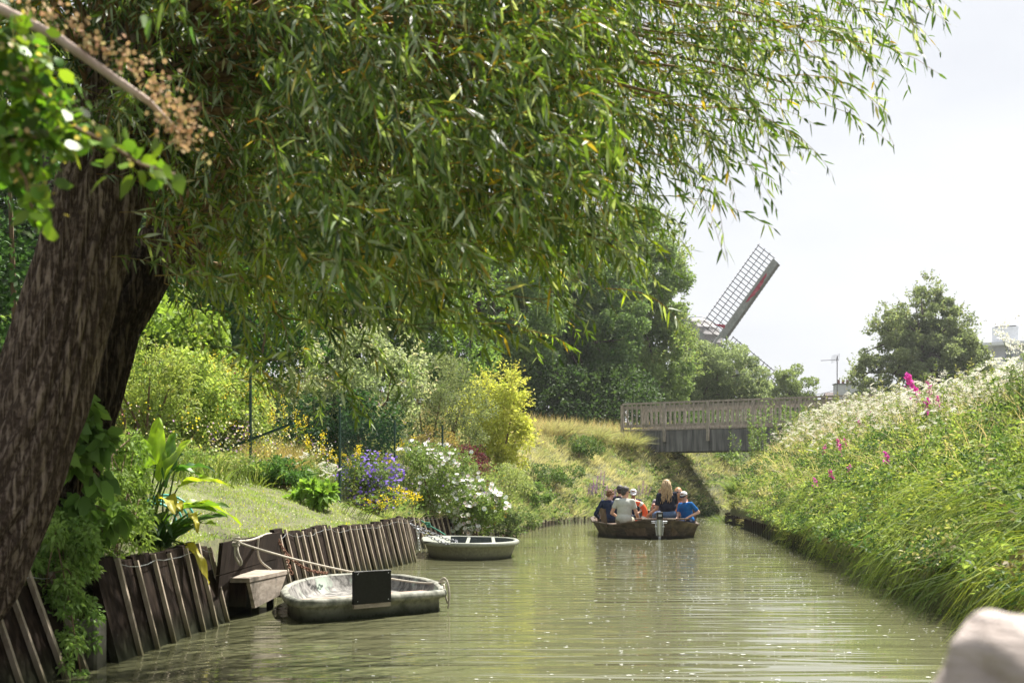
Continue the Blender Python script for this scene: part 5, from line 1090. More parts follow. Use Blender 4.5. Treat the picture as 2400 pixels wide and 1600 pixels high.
def chain(label, pts, L_, r, mat, cat='chain'):
    path = smooth_path(pts, 120); mb = MB(); acc = 0; last = path[0]; k = 0
    for a, b_ in zip(path[:-1], path[1:]):
        acc += (b_ - a).length
        if acc >= L_:
            d = (b_ - last).normalized(); c = (last + b_) / 2; q = d.to_track_quat('X', 'Z').to_matrix() @ Matrix.Rotation(R(90 * (k % 2) + 20), 3, 'X')
            mb.torus(c, L_ * .42, r, q, 10, 5, sx=1.6); acc = 0; last = b_; k += 1
    return tag(mb.build('mooring_chain', mat, smooth=True), label, cat)
chain('rusty mooring chain running down the planks to the grey dinghy', [P(647, 1254, 12.5), P(668, 1292, 12.45), P(700, 1322, 12.4), P(735, 1338, 12.4), P(770, 1343, 12.8)], .034, .0055, M['rust'])
chain('short rusty chain hanging beside the wooden landing step', [P(670, 1300, 12.3), P(677, 1325, 12.2), P(684, 1346, 12.15)], .034, .0055, M['rust'])
chain('shiny steel chain from the plank wall sagging to the olive dinghy', [P(962, 1226, 18.9), P(990, 1247, 18.9), P(1030, 1268, 18.9), P(1058, 1274, 18.95), P(1070, 1268, 19.2), P(1040, 1260, 19.4), P(975, 1232, 19.0)], .045, .0062, plain('chain_steel', (.20, .21, .23), .5, .6))
chain('short steel chain hanging from the end of the long plank wall', [P(979, 1240, 18.8), P(980, 1256, 18.8), P(984, 1290, 18.9)], .045, .007, M['steel'])

# ---------------------------------------------------------------- tour boat
root = empty('tour_boat', (3.1, 30, 0)); tag(root, 'long dark wooden passenger boat with outboard motor carrying seated people', 'boat'); TB = root; ob_ = Vector((3.1, 30, 0))
top = [(2.80, 26.9, .39), (3.40, 26.93, .39), (4.05, 27.85, .27), (4.22, 29.5, .29), (4.15, 31.5, .33), (3.9, 33.2, .42), (3.2, 34.8, .55), (2.35, 33.4, .42), (1.95, 31.5, .33), (1.86, 29.2, .30), (2.17, 27.55, .27)]
bot = [(3.0, 27.15, -.12), (3.2, 27.15, -.12), (3.93, 28.0, -.12), (4.0, 29.5, -.12), (3.9, 31.5, -.12), (3.6, 33, -.12), (3.15, 34.0, -.12), (2.6, 33.2, -.12), (2.2, 31.5, -.12), (2.08, 29.2, -.12), (2.32, 27.8, -.12)]
top = [Vector(p) - ob_ for p in top]; bot = [Vector(p) - ob_ for p in bot]; n = len(top)
mid = [t_.lerp(b_, .38) + (Vector((0, .02, 0))) for t_, b_ in zip(top, bot)]
ctr = Vector((0, .6, 0))
def inw(p, d): v = (ctr - p); v.z = 0; return p + v.normalized() * d
mb = MB(); vs = bot + mid + top; fs = [tuple(range(n))]
for i in range(2):
    for j in range(n): fs.append((i * n + j, i * n + (j + 1) % n, (i + 1) * n + (j + 1) % n, (i + 1) * n + j))
mb.add(vs, fs); mb.build('hull', M['boat_wood'], root)
mb = MB(); inn = [inw(p, .06) for p in top]; flr = [inw(p, .22) for p in top]
for p in flr: p.z = .06
mb.add([p - Vector((0, 0, .004)) for p in top] + [p - Vector((0, 0, .004)) for p in inn] + flr, [(j, (j + 1) % n, n + (j + 1) % n, n + j) for j in range(n)] + [(n + j, n + (j + 1) % n, 2 * n + (j + 1) % n, 2 * n + j) for j in range(n)] + [tuple(range(2 * n, 3 * n))])
mb.build('liner', M['seat_wood'], root)
mb = MB()
for j in range(n):
    a_, b_ = top[j], top[(j + 1) % n]; mb.bar(inw(a_, .02) + Vector((0, 0, .012)), inw(b_, .02) + Vector((0, 0, .012)), .08, .026)
mb.build('gunwale', M['boat_wood'], root)
mb = MB(); mb.bar(Vector((2.62, 27.25, .415)) - ob_, Vector((3.78, 27.3, .415)) - ob_, .22, .03); mb.build('stern_board', M['seat_wood'], root)
for nm, a_, b_ in (('bench', (2.28, 27.8, .27), (2.22, 32.2, .27)), ('bench', (3.9, 27.9, .27), (3.88, 32.2, .27)), ('bench', (2.5, 27.75, .27), (3.7, 27.8, .27))):
    mb = MB(); mb.bar(Vector(a_) - ob_, Vector(b_) - ob_, .34, .035); mb.build(nm, M['seat_wood'], root)
for x_, y_, k in ((2.06, 28.3, 0), (2.05, 28.55, 0), (2.04, 28.8, 0), (2.08, 28.05, 0), (2.03, 29.4, 0), (2.03, 29.9, 0), (4.05, 28.5, 1), (4.07, 28.9, 1), (4.08, 29.6, 1), (4.08, 30.2, 1)):
    mb = MB(); s_ = -1 if k == 0 else 1; mb.bar(Vector((x_, y_, .22)) - ob_, Vector((x_ + .05 * s_, y_ + .02, .62)) - ob_, .035, .15, up=(0, 1, 0)); mb.build('backrest', M['seat_wood'], root)
for sx in (2.83, 3.36):
    mb = MB(); mb.box(Vector((sx, 26.96, .425)) - ob_, (.17, .1, .02)); mb.build('cleat', M['pale_wood'], root)
mt = empty('outboard_motor', (3.09, 26.8, 0)); tag(mt, 'outboard motor with black head and grey metal leg on the tour boat stern', 'outboard motor')
mb = MB(); mb.box((0, 0, .50), (.13, .17, .16)); mb.build('motor_head', plain('motor_black', (.012, .012, .013), .35), mt, bevel=.014)
mb = MB(); mb.box((.0, -.0875, .505), (.07, .006, .045)); mb.build('plate', plain('plate_silver', (.45, .46, .48), .4, .6), mt)
mb = MB(); mb.tube([(0, 0, .42), (0, 0, .36), (0, 0, .10), (0, 0, .05)], [.05, .058, .048, .03], 14)
for sx in (-1, 1):
    mb.tube([(sx * .065, .02, .40), (sx * .08, .0, .28), (sx * .06, 0, .08)], .012, 8); mb.tube([(sx * .05, 0, .27), (sx * .10, 0, .27)], .014, 8); mb.tube([(sx * .04, .03, .38), (sx * .17, .05, .375)], .01, 8); mb.tube([(sx * .04, .03, .34), (sx * .16, .05, .345)], .008, 8)
mb.build('clamp', M['steel'], mt, smooth=False)
mb = MB(); mb.tube([(0, 0, .08), (0, 0, -.02), (0, .02, -.3)], [.035, .028, .024], 12); mb.build('shaft', plain('shaft_grey', (.28, .29, .30), .4, .5), mt, smooth=True)
mb = MB(); mb.tube([(0, .05, .47), (.02, .3, .50)], .014, 8); mb.build('tiller', plain('motor_black2', (.02, .02, .02), .5), mt)
lr = empty('life_ring', P(1489, 1201, 29.4)); tag(lr, 'orange life ring with white bands standing between the passengers', 'life ring')
Mr = Matrix.Rotation(R(12), 3, 'Z') @ Matrix.Rotation(R(80), 3, 'X')
mb = MB(); mb.torus((0, 0, 0), .235, .062, Mr, 40, 12); mb.build('ring', plain('orange_ring', (.70, .10, .02), .5), lr, smooth=True)
for a_ in (55, 145, 235, 325):
    mb = MB(); vs = []; fs = []
    for i in range(5):
        an = R(a_ + (i - 2) * 4)
        for k in range(12):
            b_ = 2 * math.pi * k / 12; v = Vector(((.235 + .066 * math.cos(b_)) * math.cos(an), (.235 + .066 * math.cos(b_)) * math.sin(an), .066 * math.sin(b_))); vs.append(Mr @ v)
    for i in range(4):
        for k in range(12): fs.append((i * 12 + k, (i + 1) * 12 + k, (i + 1) * 12 + (k + 1) % 12, i * 12 + (k + 1) % 12))
    mb.add(vs, fs); mb.build('band', plain('band_grey', (.6, .58, .52), .6), lr, smooth=True)

# ---------------------------------------------------------------- people
def skin(c): return plain('skin', c, .55)
SK1, SK2, SK3 = skin((.52, .30, .21)), skin((.60, .37, .28)), skin((.42, .24, .16))
def remesh(mb, name, mat, parent, vox, sm=4, fac=.5):
    me = bpy.data.meshes.new(name + '_src'); me.from_pydata(mb.v, [], mb.f)
    o_ = bpy.data.objects.new(name + '_src', me); col.objects.link(o_)
    md = o_.modifiers.new('r', 'REMESH'); md.mode = 'VOXEL'; md.voxel_size = vox; md.use_smooth_shade = True
    if sm: s_ = o_.modifiers.new('s', 'SMOOTH'); s_.iterations = sm; s_.factor = fac
    dg = bpy.context.evaluated_depsgraph_get(); me2 = bpy.data.meshes.new_from_object(o_.evaluated_get(dg)); me2.name = name
    bpy.data.objects.remove(o_); bpy.data.meshes.remove(me)
    me2.materials.clear(); me2.materials.append(mat); me2.polygons.foreach_set('use_smooth', [True] * len(me2.polygons))
    return link(bpy.data.objects.new(name, me2), parent)
def cap_(mb, a, b_, r0, r1, seg=14, ends=True):
    a, b_ = Vector(a), Vector(b_); mb.tube([a, a.lerp(b_, .5), b_], [r0, (r0 + r1) / 2, r1], seg)
    if ends: mb.ball(a, r0, seg, 8); mb.ball(b_, r1, seg, 8)
def hand(mb, wr, dirv, up=(0, 0, 1), curl=.5, sc=1.0, side=1):
    d = Vector(dirv).normalized(); u = Vector(up); s = d.cross(u)
    if s.length < .1: s = d.cross(Vector((1, 0, 0)))
    s.normalize(); u = s.cross(d); wr = Vector(wr); Mh = Matrix((s, d, u)).transposed()
    mb.ball(wr + d * .045 * sc, (.036 * sc, .048 * sc, .017 * sc), 12, 8, Mh)
    for i in range(4):
        b_ = wr + d * .082 * sc + s * (-.027 + .018 * i) * sc; ln_ = (.038, .044, .041, .032)[i] * sc; c1_ = curl * (.9 + .15 * i)
        m_ = b_ + (d * math.cos(c1_ * .6) - u * math.sin(c1_ * .6)) * ln_; e_ = m_ + (d * math.cos(c1_ * 1.6) - u * math.sin(c1_ * 1.6)) * ln_ * .9
        cap_(mb, b_ - d * .01, m_, .0095 * sc, .009 * sc, 8); cap_(mb, m_, e_, .009 * sc, .0078 * sc, 8)
    t0 = wr + d * .03 * sc - s * .028 * sc * side; t1_ = t0 + (d * .6 - s * .7 * side - u * .3) * .034 * sc; t2 = t1_ + (d * .9 - s * .2 * side - u * .3) * .03 * sc
    cap_(mb, t0, t1_, .012 * sc, .0105 * sc, 8); cap_(mb, t1_, t2, .0105 * sc, .0085 * sc, 8)
def person(label, hip, yaw, skin_m, top_m, bot_m, sc=1.0, lean=8, side=0, twist=0, head=(0, 0), arms=None, legs=None, hair=None, hair_m=None, cap=None, glasses=False, sleeve=.75, vox=.0075, width=1.0, short=False, stripes=None, hcurl=.6, roll=0, eyes=True, trunk=1.0, knees=None, hem=.06):
    root = empty('person', hip, R(yaw)); tag(root, label, 'person'); root.scale = (sc, sc, sc)
    Mt = Matrix.Rotation(R(-lean), 4, 'X') @ Matrix.Rotation(R(side), 4, 'Y') @ Matrix.Rotation(R(twist), 4, 'Z')
    T_ = lambda x, y, z: (Mt @ Vector((x * width, y, z * trunk)).to_4d()).to_3d()
    Mt3 = Mt.to_3x3(); LS, RS = T_(-.175, 0, .455), T_(.175, 0, .455)
    arms = arms or {}; LE = Vector(arms.get('LE', (-.24, .08, .20))); LW = Vector(arms.get('LW', (-.16, .30, .12))); RE = Vector(arms.get('RE', (.24, .08, .20))); RW = Vector(arms.get('RW', (.16, .30, .12)))
    legs = legs or {}; LK = Vector(legs.get('LK', (-.13, .42, .03))); LA = Vector(legs.get('LA', (-.13, .46, -.33))); RK = Vector(legs.get('RK', (.13, .42, .03))); RA = Vector(legs.get('RA', (.13, .46, -.33)))
    LH, RH = Vector((-.09, 0, .02)), Vector((.09, 0, .02)); nb_ = T_(0, .0, .50); hc = T_(0, .025, .655)
    Mh = (Matrix.Rotation(R(head[0]), 3, 'Z') @ Matrix.Rotation(R(-head[1]), 3, 'X') @ Matrix.Rotation(R(roll), 3, 'Y'))
    H = lambda x, y, z: hc + Mh @ Vector((x, y, z))
    b = MB()
    b.ball(T_(0, -.01, .05), (.165 * width, .115, .11), 18, 12, Mt3); b.ball(T_(0, 0, .2), (.135 * width, .098, .15), 18, 12, Mt3); b.ball(T_(0, 0, .37), (.165 * width, .108, .16), 18, 12, Mt3)
    cap_(b, T_(-.15, 0, .45), T_(.15, 0, .45), .052, .052); cap_(b, T_(0, 0, .46), hc - Mh @ Vector((0, .02, .06)), .058, .05)
    for S, E, W_, sd in ((LS, LE, LW, -1), (RS, RE, RW, 1)):
        cap_(b, S, E, .047, .038); cap_(b, E, W_, .038, .026); hand(b, W_, (W_ - E), (0, .1, 1), hcurl, 1.0, sd)
    for Hh, K, A_ in ((LH, LK, LA), (RH, RK, RA)):
        cap_(b, Hh, K, .085, .056); cap_(b, K, A_, .054, .037); cap_(b, A_ - Vector((0, .03, .02)), A_ + Vector((0, .14, -.04)), .035, .028)
    b.ball(H(0, -.008, .03), (.073, .092, .092), 20, 14, Mh); b.ball(H(0, .022, -.035), (.056, .066, .078), 18, 12, Mh); b.ball(H(0, .066, -.092), .021, 10, 8)
    cap_(b, H(0, .082, .018), H(0, .104, -.020), .008, .0135, 10); b.ball(H(0, .072, .030), (.052, .02, .011), 12, 8, Mh); b.ball(H(0, .080, -.055), (.023, .012, .009), 10, 8, Mh)
    for s_ in (-1, 1): b.ball(H(.074 * s_, -.006, -.006), (.010, .020, .030), 10, 8, Mh); b.ball(H(.035 * s_, .062, -.02), (.022, .02, .02), 10, 8, Mh)
    remesh(b, 'body', skin_m, root, vox, 3)
    # top
    c = MB(); g_ = .014
    c.ball(T_(0, -.01 if hem < .1 else 0, hem), (.165 * width + g_ + .008, .122 + g_ + .008, .14), 18, 12, Mt3); c.ball(T_(0, 0, .24), (.152 * width + g_, .108 + g_, .26), 18, 12, Mt3); c.ball(T_(0, 0, .37), (.168 * width + g_, .11 + g_, .15), 18, 12, Mt3)
    cap_(c, T_(-.15, 0, .45), T_(.15, 0, .45), .062, .062); c.tube([T_(0, 0, .45), T_(0, .005, .515)], [.085, .068], 16)
    for S, E, W_ in ((LS, LE, LW), (RS, RE, RW)):
        if sleeve <= 1: q = S.lerp(E, sleeve); c.ball(S, .057, 14, 8); c.tube([S, S.lerp(q, .6), q], [.057, .054, .056], 14)
        else: cap_(c, S, E, .058, .048); q = E.lerp(W_, min(1, sleeve - 1)); c.ball(E, .048, 14, 8); c.tube([E, q], [.048, .036], 14)
    remesh(c, 'shirt', top_m, root, .010, 14)
    # trousers
    c = MB(); c.ball(T_(0, -.012, .04), (.165 * width + .02, .122 + .012, .115), 18, 12, Mt3)
    for Hh, K, A_ in ((LH, LK, LA), (RH, RK, RA)):
        if short: q = Hh.lerp(K, .8); c.ball(Hh, .097, 14, 8); c.tube([Hh, q], [.097, .078], 14)
        else: cap_(c, Hh, K, .097, .066); c.ball(K, .066, 14, 8); c.tube([K, K.lerp(A_, .93)], [.066, .052], 14)
    remesh(c, 'trousers', bot_m, root, .011, 2)
    # hair
    if hair:
        c = MB()
        if hair == 'short': c.ball(H(0, -.02, .045), (.082, .090, .088), 20, 14, Mh); c.ball(H(0, -.06, -.01), (.070, .052, .075), 16, 12, Mh); c.ball(H(0, .045, .085), (.055, .04, .03), 12, 8, Mh)
        elif hair == 'curly':
            rr = random.Random(4)
            for _ in range(70):
                v = Vector((rr.gauss(0, 1), rr.gauss(-.35, 1), rr.gauss(.35, .9))).normalized(); c.ball(H(v.x * .082, v.y * .09 - .012, v.z * .09 + .03), rr.uniform(.016, .03), 8, 6)
        elif hair in ('long', 'mid'):
            rr = random.Random(9); c.ball(H(0, -.018, .04), (.084, .094, .088), 20, 14, Mh)
            nn = 90 if hair == 'long' else 50
            for i in range(nn):
                a_ = rr.uniform(-2.5, 2.5) if hair == 'long' else rr.choice((-1, 1)) * rr.uniform(.9, 3.1)
                s0 = H(math.sin(a_) * .072, -math.cos(a_) * .078 - .015, .06 + rr.uniform(-.03, .02)); L_ = rr.uniform(.30, .43) if hair == 'long' else rr.uniform(.18, .28)
                e0 = s0 + Vector((math.sin(a_) * .05, -math.cos(a_) * .05 - .02, 0)) ; pts = [s0]
                for j in range(1, 7):
                    t_ = j / 6; sp = 1 + (.9 if hair == 'long' else .35) * t_; base_ = H(math.sin(a_) * .072 * sp, (-math.cos(a_) * .078 - .02) * (1 + .35 * t_), .04)
                    pts.append(Vector((base_.x + .012 * math.sin(t_ * 9 + i), base_.y + .012 * math.cos(t_ * 8 + i * 2), base_.z - L_ * t_ )))
                c.tube(pts, [.014, .017, .017, .016, .014, .011, .005], 6)
        c.build('hair', hair_m, root, smooth=True)
    if cap:
        crown_m, brim_m, flip = cap; c = MB(); n_ = 20; vs = []; fs = []
        for i in range(7):
            th = R(90 * i / 6); 
            for k in range(n_):
                a_ = 2 * math.pi * k / n_; vs.append(H(.088 * math.cos(a_) * math.cos(th) , .102 * math.sin(a_) * math.cos(th) - .006, .045 + .088 * math.sin(th)))
        for i in range(6):
            for k in range(n_): fs.append((i * n_ + k, i * n_ + (k + 1) % n_, (i + 1) * n_ + (k + 1) % n_, (i + 1) * n_ + k))
        c.add(vs, fs); ck = c.build('cap', crown_m, root, smooth=True)
        c = MB(); vs = []; s_ = 1 if not flip else -1
        for i in range(4):
            for k in range(9):
                a_ = R(25 + 130 * k / 8); r_ = 1 + .72 * i / 3 * math.sin(a_) ** .6; vs.append(H(.086 * math.cos(a_) * (1 + .0 * i), s_ * .098 * math.sin(a_) * r_, .05 - .012 * i / 3 - .012 * abs(math.cos(a_)) * i / 3))
        fs = [(i * 9 + k, i * 9 + k + 1, (i + 1) * 9 + k + 1, (i + 1) * 9 + k) for i in range(3) for k in range(8)]
        off = len(vs); vs += [v - Mh @ Vector((0, 0, .006)) for v in vs]; fs += [tuple(reversed([q + off for q in f])) for f in fs]
        c.add(vs, fs); c.build('brim', brim_m, ck, smooth=True)
    if glasses:
        c = MB()
        for s_ in (-1, 1): c.ball(H(.032 * s_, .086, .004), (.027, .008, .021), 12, 8, Mh); c.tube([H(.06 * s_, .078, .01), H(.078 * s_, 0, .008)], .004, 6)
        c.tube([H(-.01, .092, .01), H(.01, .092, .01)], .004, 6); c.build('sunglasses', plain('dark_lens', (.012, .008, .008), .15, 0, .8), root, smooth=True)
    elif eyes:
        for s_ in (-1, 1): c = MB(); c.ball(H(.030 * s_, .079, .008), (.012, .006, .006), 8, 6, Mh); c.build('eye', plain('eye_dark', (.03, .02, .015), .3) if 'eye_dark' not in bpy.data.materials else bpy.data.materials['eye_dark'], root, smooth=True)
    return root
def cloth(name, c1, c2, **k): return noisy(name, c1, c2, nscale=k.pop('ns', 5), bump=.5, bdist=.01, rough=.9, spec=.15, **k)
navy = cloth('navy_cloth', (.010, .018, .045), (.018, .03, .07)); navy2 = cloth('deep_navy', (.010, .013, .028), (.02, .025, .045)); greyT = cloth('pale_grey_tshirt', (.42, .44, .40), (.50, .52, .48))
blue = cloth('blue_tshirt', (.008, .10, .34), (.012, .14, .42)); denim = cloth('denim', (.06, .11, .22), (.12, .19, .33), ns=14); orange = cloth('coral_top', (.50, .20, .13), (.62, .28, .19)); khaki = cloth('khaki_cloth', (.26, .25, .19), (.34, .32, .25)); darkp = cloth('dark_trousers', (.02, .025, .04), (.04, .045, .06))
blond = noisy('blond_hair', (.20, .13, .07), (.58, .43, .26), scale=(8, 8, 2), nscale=9, bump=.6, rough=.6); brown = noisy('brown_hair', (.09, .045, .022), (.25, .13, .06), nscale=18, bump=.6, rough=.6); dkgrey = noisy('dark_grey_hair', (.025, .022, .022), (.09, .08, .08), nscale=20, bump=.6, rough=.6); ginger = noisy('ginger_hair', (.28, .14, .06), (.52, .30, .15), scale=(8, 8, 2), nscale=9, bump=.5, rough=.6)
whitecap = cloth('white_cap', (.55, .56, .60), (.68, .69, .72)); navycap = cloth('navy_cap', (.008, .012, .03), (.02, .028, .055)); stripe = noisy('striped_cloth', (.03, .04, .12), (.62, .58, .58), scale=(0, 0, 26), nscale=1.0, detail=0, lo=.47, hi=.53, bump=0)
def hipat(px, Y, z): return ((px - CX) * Y / FPX, Y, z)
person('man with dark greying hair in pale grey t-shirt, seen from behind at the stern', hipat(1462, 27.95, .34), -14, SK1, greyT, khaki, lean=6, side=2, head=(-38, 6), arms={'RE': (.27, .06, .18), 'RW': (.30, .25, .02), 'LE': (-.27, .02, .19), 'LW': (-.2, .24, .12)}, hair='short', hair_m=dkgrey, glasses=True, width=1.0, short=True, sleeve=.62)
person('person with brown curly hair in navy top sitting behind the grey t-shirt man', hipat(1424, 29.1, .33), -10, SK2, navy, darkp, sc=.93, lean=8, side=5, head=(-40, 0), arms={'LE': (-.30, .0, .16), 'LW': (-.22, .22, .05)}, hair='curly', hair_m=brown, sleeve=1.85, eyes=False)
person('man in navy cap and navy shirt, head showing behind the grey haired man', hipat(1450, 30.1, .37), -30, SK2, navy2, darkp, lean=4, head=(25, 4), hair='short', hair_m=dkgrey, cap=(navycap, navycap, True), eyes=False)
person('person in white cap bowing their head behind the orange life ring', hipat(1483, 31.1, .36), 168, SK3, navy, darkp, sc=.93, lean=14, side=-3, head=(8, 22), hair='short', hair_m=brown, cap=(whitecap, whitecap, False))
person('woman with long wavy blond hair in navy t-shirt and jeans, seen from behind', hipat(1566, 28.0, .46), 14, SK1, navy2, denim, lean=-3, side=-5, head=(14, -4), arms={'LE': (-.25, .02, .16), 'LW': (-.30, .26, .06), 'RE': (.22, .12, .2), 'RW': (.1, .33, .1)}, hair='long', hair_m=blond, eyes=False, width=1.0, hem=.19, sc=1.04)
person('red blond woman with sunglasses and coral top facing the stern', hipat(1590, 29.6, .36), 170, SK2, orange, darkp, sc=.95, lean=4, head=(14, 2), hair='mid', hair_m=ginger, glasses=True, sleeve=.3)
person('boy in blue t-shirt and white and navy cap sitting at the right side', hipat(1612, 28.2, .31), 132, SK2, blue, navy, sc=.90, lean=6, side=4, head=(10, 22), arms={'LE': (-.26, -.10, .26), 'LW': (-.20, .18, .16), 'RE': (.2, .12, .22), 'RW': (.1, .3, .1)}, hair='short', hair_m=brown, cap=(whitecap, navycap, False), sleeve=.8)
person('person in striped sleeves pointing with one raised hand, mostly hidden behind the blond woman', hipat(1552, 30.0, .34), 168, SK2, stripe, navy, sc=.95, lean=10, head=(0, 5), arms={'RE': (.26, .12, .18), 'RW': (.20, .30, .33), 'LE': (-.22, .1, .2), 'LW': (-.05, .3, .15)}, hair='mid', hair_m=brown, sleeve=1.6)
# small shirt print on the boy is kept as a plain multicolour patch
kp = person('seated person in pale beige trousers, only the raised knee in view beside the camera', (.90, .95, .60), 62, SK2, cloth('beige_shirt', (.5, .46, .42), (.6, .56, .52)), noisy('pale_beige_trousers', (.36, .31, .29), (.50, .44, .42), scale=(3, 3, 14), nscale=3.2, bump=1.0, bdist=.035, rough=.95, spec=.1), lean=-12, legs={'LK': (.067, .514, .262), 'LA': (.10, .60, -.2), 'RK': (.30, .45, .10), 'RA': (.3, .5, -.3)}, arms={'LE': (-.22, -.05, .2), 'LW': (-.12, .12, .10)}, hair='short', hair_m=brown, vox=.009)

for c_ in list(kp.children):
    if c_.name.startswith('trousers'): tm = c_.data.materials[0]; bpy.data.objects.remove(c_)
mb = MB(); bpy.context.view_layer.update(); Ki = kp.matrix_world.inverted(); KW = lambda px, py, Y: Ki @ P(px, py, Y)
cap_(mb, KW(2322, 1508, 1.25), KW(2830, 1770, 1.02), .037, .10, 20); cap_(mb, KW(2278, 1528, 1.24), KW(2322, 1510, 1.25), .027, .036, 16); cap_(mb, KW(2322, 1520, 1.25), KW(2345, 1620, 1.25), .032, .06, 16)
cap_(mb, KW(2283, 1535, 1.24), KW(2268, 1640, 1.24), .028, .042, 14); cap_(mb, KW(2325, 1600, 1.25), KW(2330, 1720, 1.26), .050, .078, 20); cap_(mb, KW(2330, 1720, 1.26), KW(2330, 2350, 1.33), .074, .062, 18)
cap_(mb, KW(2300, 1600, 1.22), KW(2620, 1590, 1.15), .030, .05, 12); cap_(mb, KW(2262, 1668, 1.22), KW(2600, 1690, 1.1), .028, .06, 12)
cap_(mb, KW(2830, 1800, 1.02), Vector((.12, 0, .05)), .095, .13, 20); cap_(mb, Vector((.12, 0, .03)), Vector((-.12, 0, .03)), .13, .13, 20); cap_(mb, Vector((-.09, 0, .02)), Vector((.30, .45, .10)), .10, .07, 16); cap_(mb, Vector((.30, .45, .10)), Vector((.3, .5, -.3)), .068, .055, 14)
tr_ = remesh(mb, 'trousers', tm, kp, .007, 5)
tx = bpy.data.textures.new('folds', 'WOOD'); tx.wood_type = 'BANDNOISE'; tx.noise_scale = .11; tx.turbulence = 7
dm = tr_.modifiers.new('folds', 'DISPLACE'); dm.texture = tx; dm.strength = .009; dm.mid_level = .5

# ---------------------------------------------------------------- windmill
wm = empty('windmill', ((1632 - CX) * 116 / FPX, 116, 0)); tag(wm, 'old windmill with lattice sails and shingled domed cap beyond the footbridge', 'windmill')
mill_z = gz1(wm.location.x, 116)
shing = noisy('cap_shingles', (.15, .145, .15), (.34, .33, .34), scale=(2, 2, 9), nscale=2, bump=.8, bdist=.05)
def lathe(prof, seg, sx=1, sy=1):
    vs = [(r_ * math.cos(2 * math.pi * k / seg) * sx, r_ * math.sin(2 * math.pi * k / seg) * sy, z) for r_, z in prof for k in range(seg)]
    fs = [(i * seg + k, i * seg + (k + 1) % seg, (i + 1) * seg + (k + 1) % seg, (i + 1) * seg + k) for i in range(len(prof) - 1) for k in range(seg)]; return vs, fs
zc = CAM_H + (HY - 822) * 116 / FPX
mb = MB(); mb.add(*lathe([(3.4, mill_z), (2.0, zc)], 12)); mb.build('tower', noisy('mill_tower', (.13, .11, .10), (.27, .24, .22), scale=(1, 1, 5), bump=.5, bdist=.05), wm)
prof = [(2.05, zc), (2.32, zc + .05), (2.35, zc + .5), (2.25, zc + 1.2), (1.95, zc + 1.9), (1.4, zc + 2.5), (.7, zc + 2.9), (.05, zc + 3.0)]
rows_ = []
for i in range(len(prof) - 1):
    for j in range(3): f = j / 3; rows_.append((prof[i][0] * (1 - f) + prof[i + 1][0] * f + (.05 if j == 0 else 0.0), prof[i][1] * (1 - f) + prof[i + 1][1] * f))
rows_.append(prof[-1]); mb = MB(); mb.add(*lathe(rows_, 32, 1.02, 1.25)); cp_ = mb.build('cap', shing, wm)
mb = MB()
for k in range(14): pass
a_ = [Vector((2.42 * math.cos(t_) * (1 if t_ < 1.57 else 1), -.3, zc + .35 + 2.75 * math.sin(t_))) for t_ in np.linspace(.02, 1.9, 16)]
mb.tube(a_, .06, 6); mb.build('rim', plain('cap_trim', (.35, .42, .50), .5), cp_)
hubL = P(1668, 812, 112) - wm.location
mb = MB(); mb.bar(hubL + Vector((0, -.4, 0)), Vector((0, 0, zc + 1.0)), .4, .4); mb.build('windshaft', M['trunk'], wm)
latm = plain('lattice_timber', (.05, .045, .045), .8); brdm = noisy('sail_board', (.17, .185, .185), (.28, .29, .28), nscale=1.2, bump=.2)
lath = noisy('sail_lath', (.11, .11, .11), (.19, .19, .185), nscale=3, bump=.2)
yw = Matrix.Rotation(R(8), 3, 'Z')
def sail(ang, cloth_on):
    s_ = empty('sail', hubL); s_.parent = wm
    ca, sa = math.cos(R(ang)), math.sin(R(ang)); e1 = yw @ Vector((ca, 0, sa)); e2 = yw @ Vector((-sa, 0, ca)); e3 = yw @ Vector((0, 1, 0))
    q = lambda x, y, z=0: e1 * x + e2 * y + e3 * z
    mb = MB(); mb.bar(q(-.3, 0), q(9.6, 0), .2, .26, up=e3); mb.build('stock', brdm, s_)
    mb = MB(); n_ = 23
    for i in range(n_): x_ = 1.0 + i * (8.7 / (n_ - 1)); mb.bar(q(x_, -.0, -.06), q(x_, 1.95, -.06 + .0), .055, .055, up=e3)
    for y_ in (.62, 1.22, 1.85): mb.bar(q(.9, y_, -.11), q(9.85, y_, -.11), .055, .05, up=e3)
    mb.build('lattice', latm, s_)
    mb = MB(); mb.bar(q(1.2, -.28, -.02), q(9.6, -.28, -.02), .42, .04, up=e3); mb.build('board', brdm, s_)
    mb = MB(); mb.bar(q(1.3, -.62, .12), q(9.6, -.62, .12), .34, .05, up=(e3 + e2 * .5))
    for i in range(22): mb.bar(q(1.5 + i * .38, -.48, -.05), q(1.5 + i * .38, -.80, .05), .05, .05, up=e3)
    mb.build('leading_board', lath, s_)
    if cloth_on:
        mb = MB(); vs = []
        for i in range(15):
            t_ = i / 14; x_ = 4.9 + 3.2 * t_; wd_ = .30 * math.sin(math.pi * min(1, t_ * .9 + .06)) + .05 * math.sin(i * 2.1); vs += [q(x_, -.12 - .25 * t_ * 0, -.2), q(x_ + .1, -.14 - wd_, -.24 - .05 * math.sin(i * 1.7))]
        mb.add(vs, [(2 * i, 2 * i + 1, 2 * i + 3, 2 * i + 2) for i in range(14)]); mb.build('sail_cloth', M['red_cloth'], s_)
        mb = MB(); mb.add([q(1.9, .05, -.2), q(1.8, .5, -.22), q(1.6, 1.1, -.25), q(2.0, .55, -.2), q(2.25, .15, -.2)], [(0, 1, 2, 3, 4)]); mb.build('sail_cloth', M['red_cloth'], s_)
for k, a_ in enumerate((54, -38, 144, 234)): sail(a_, k == 0)

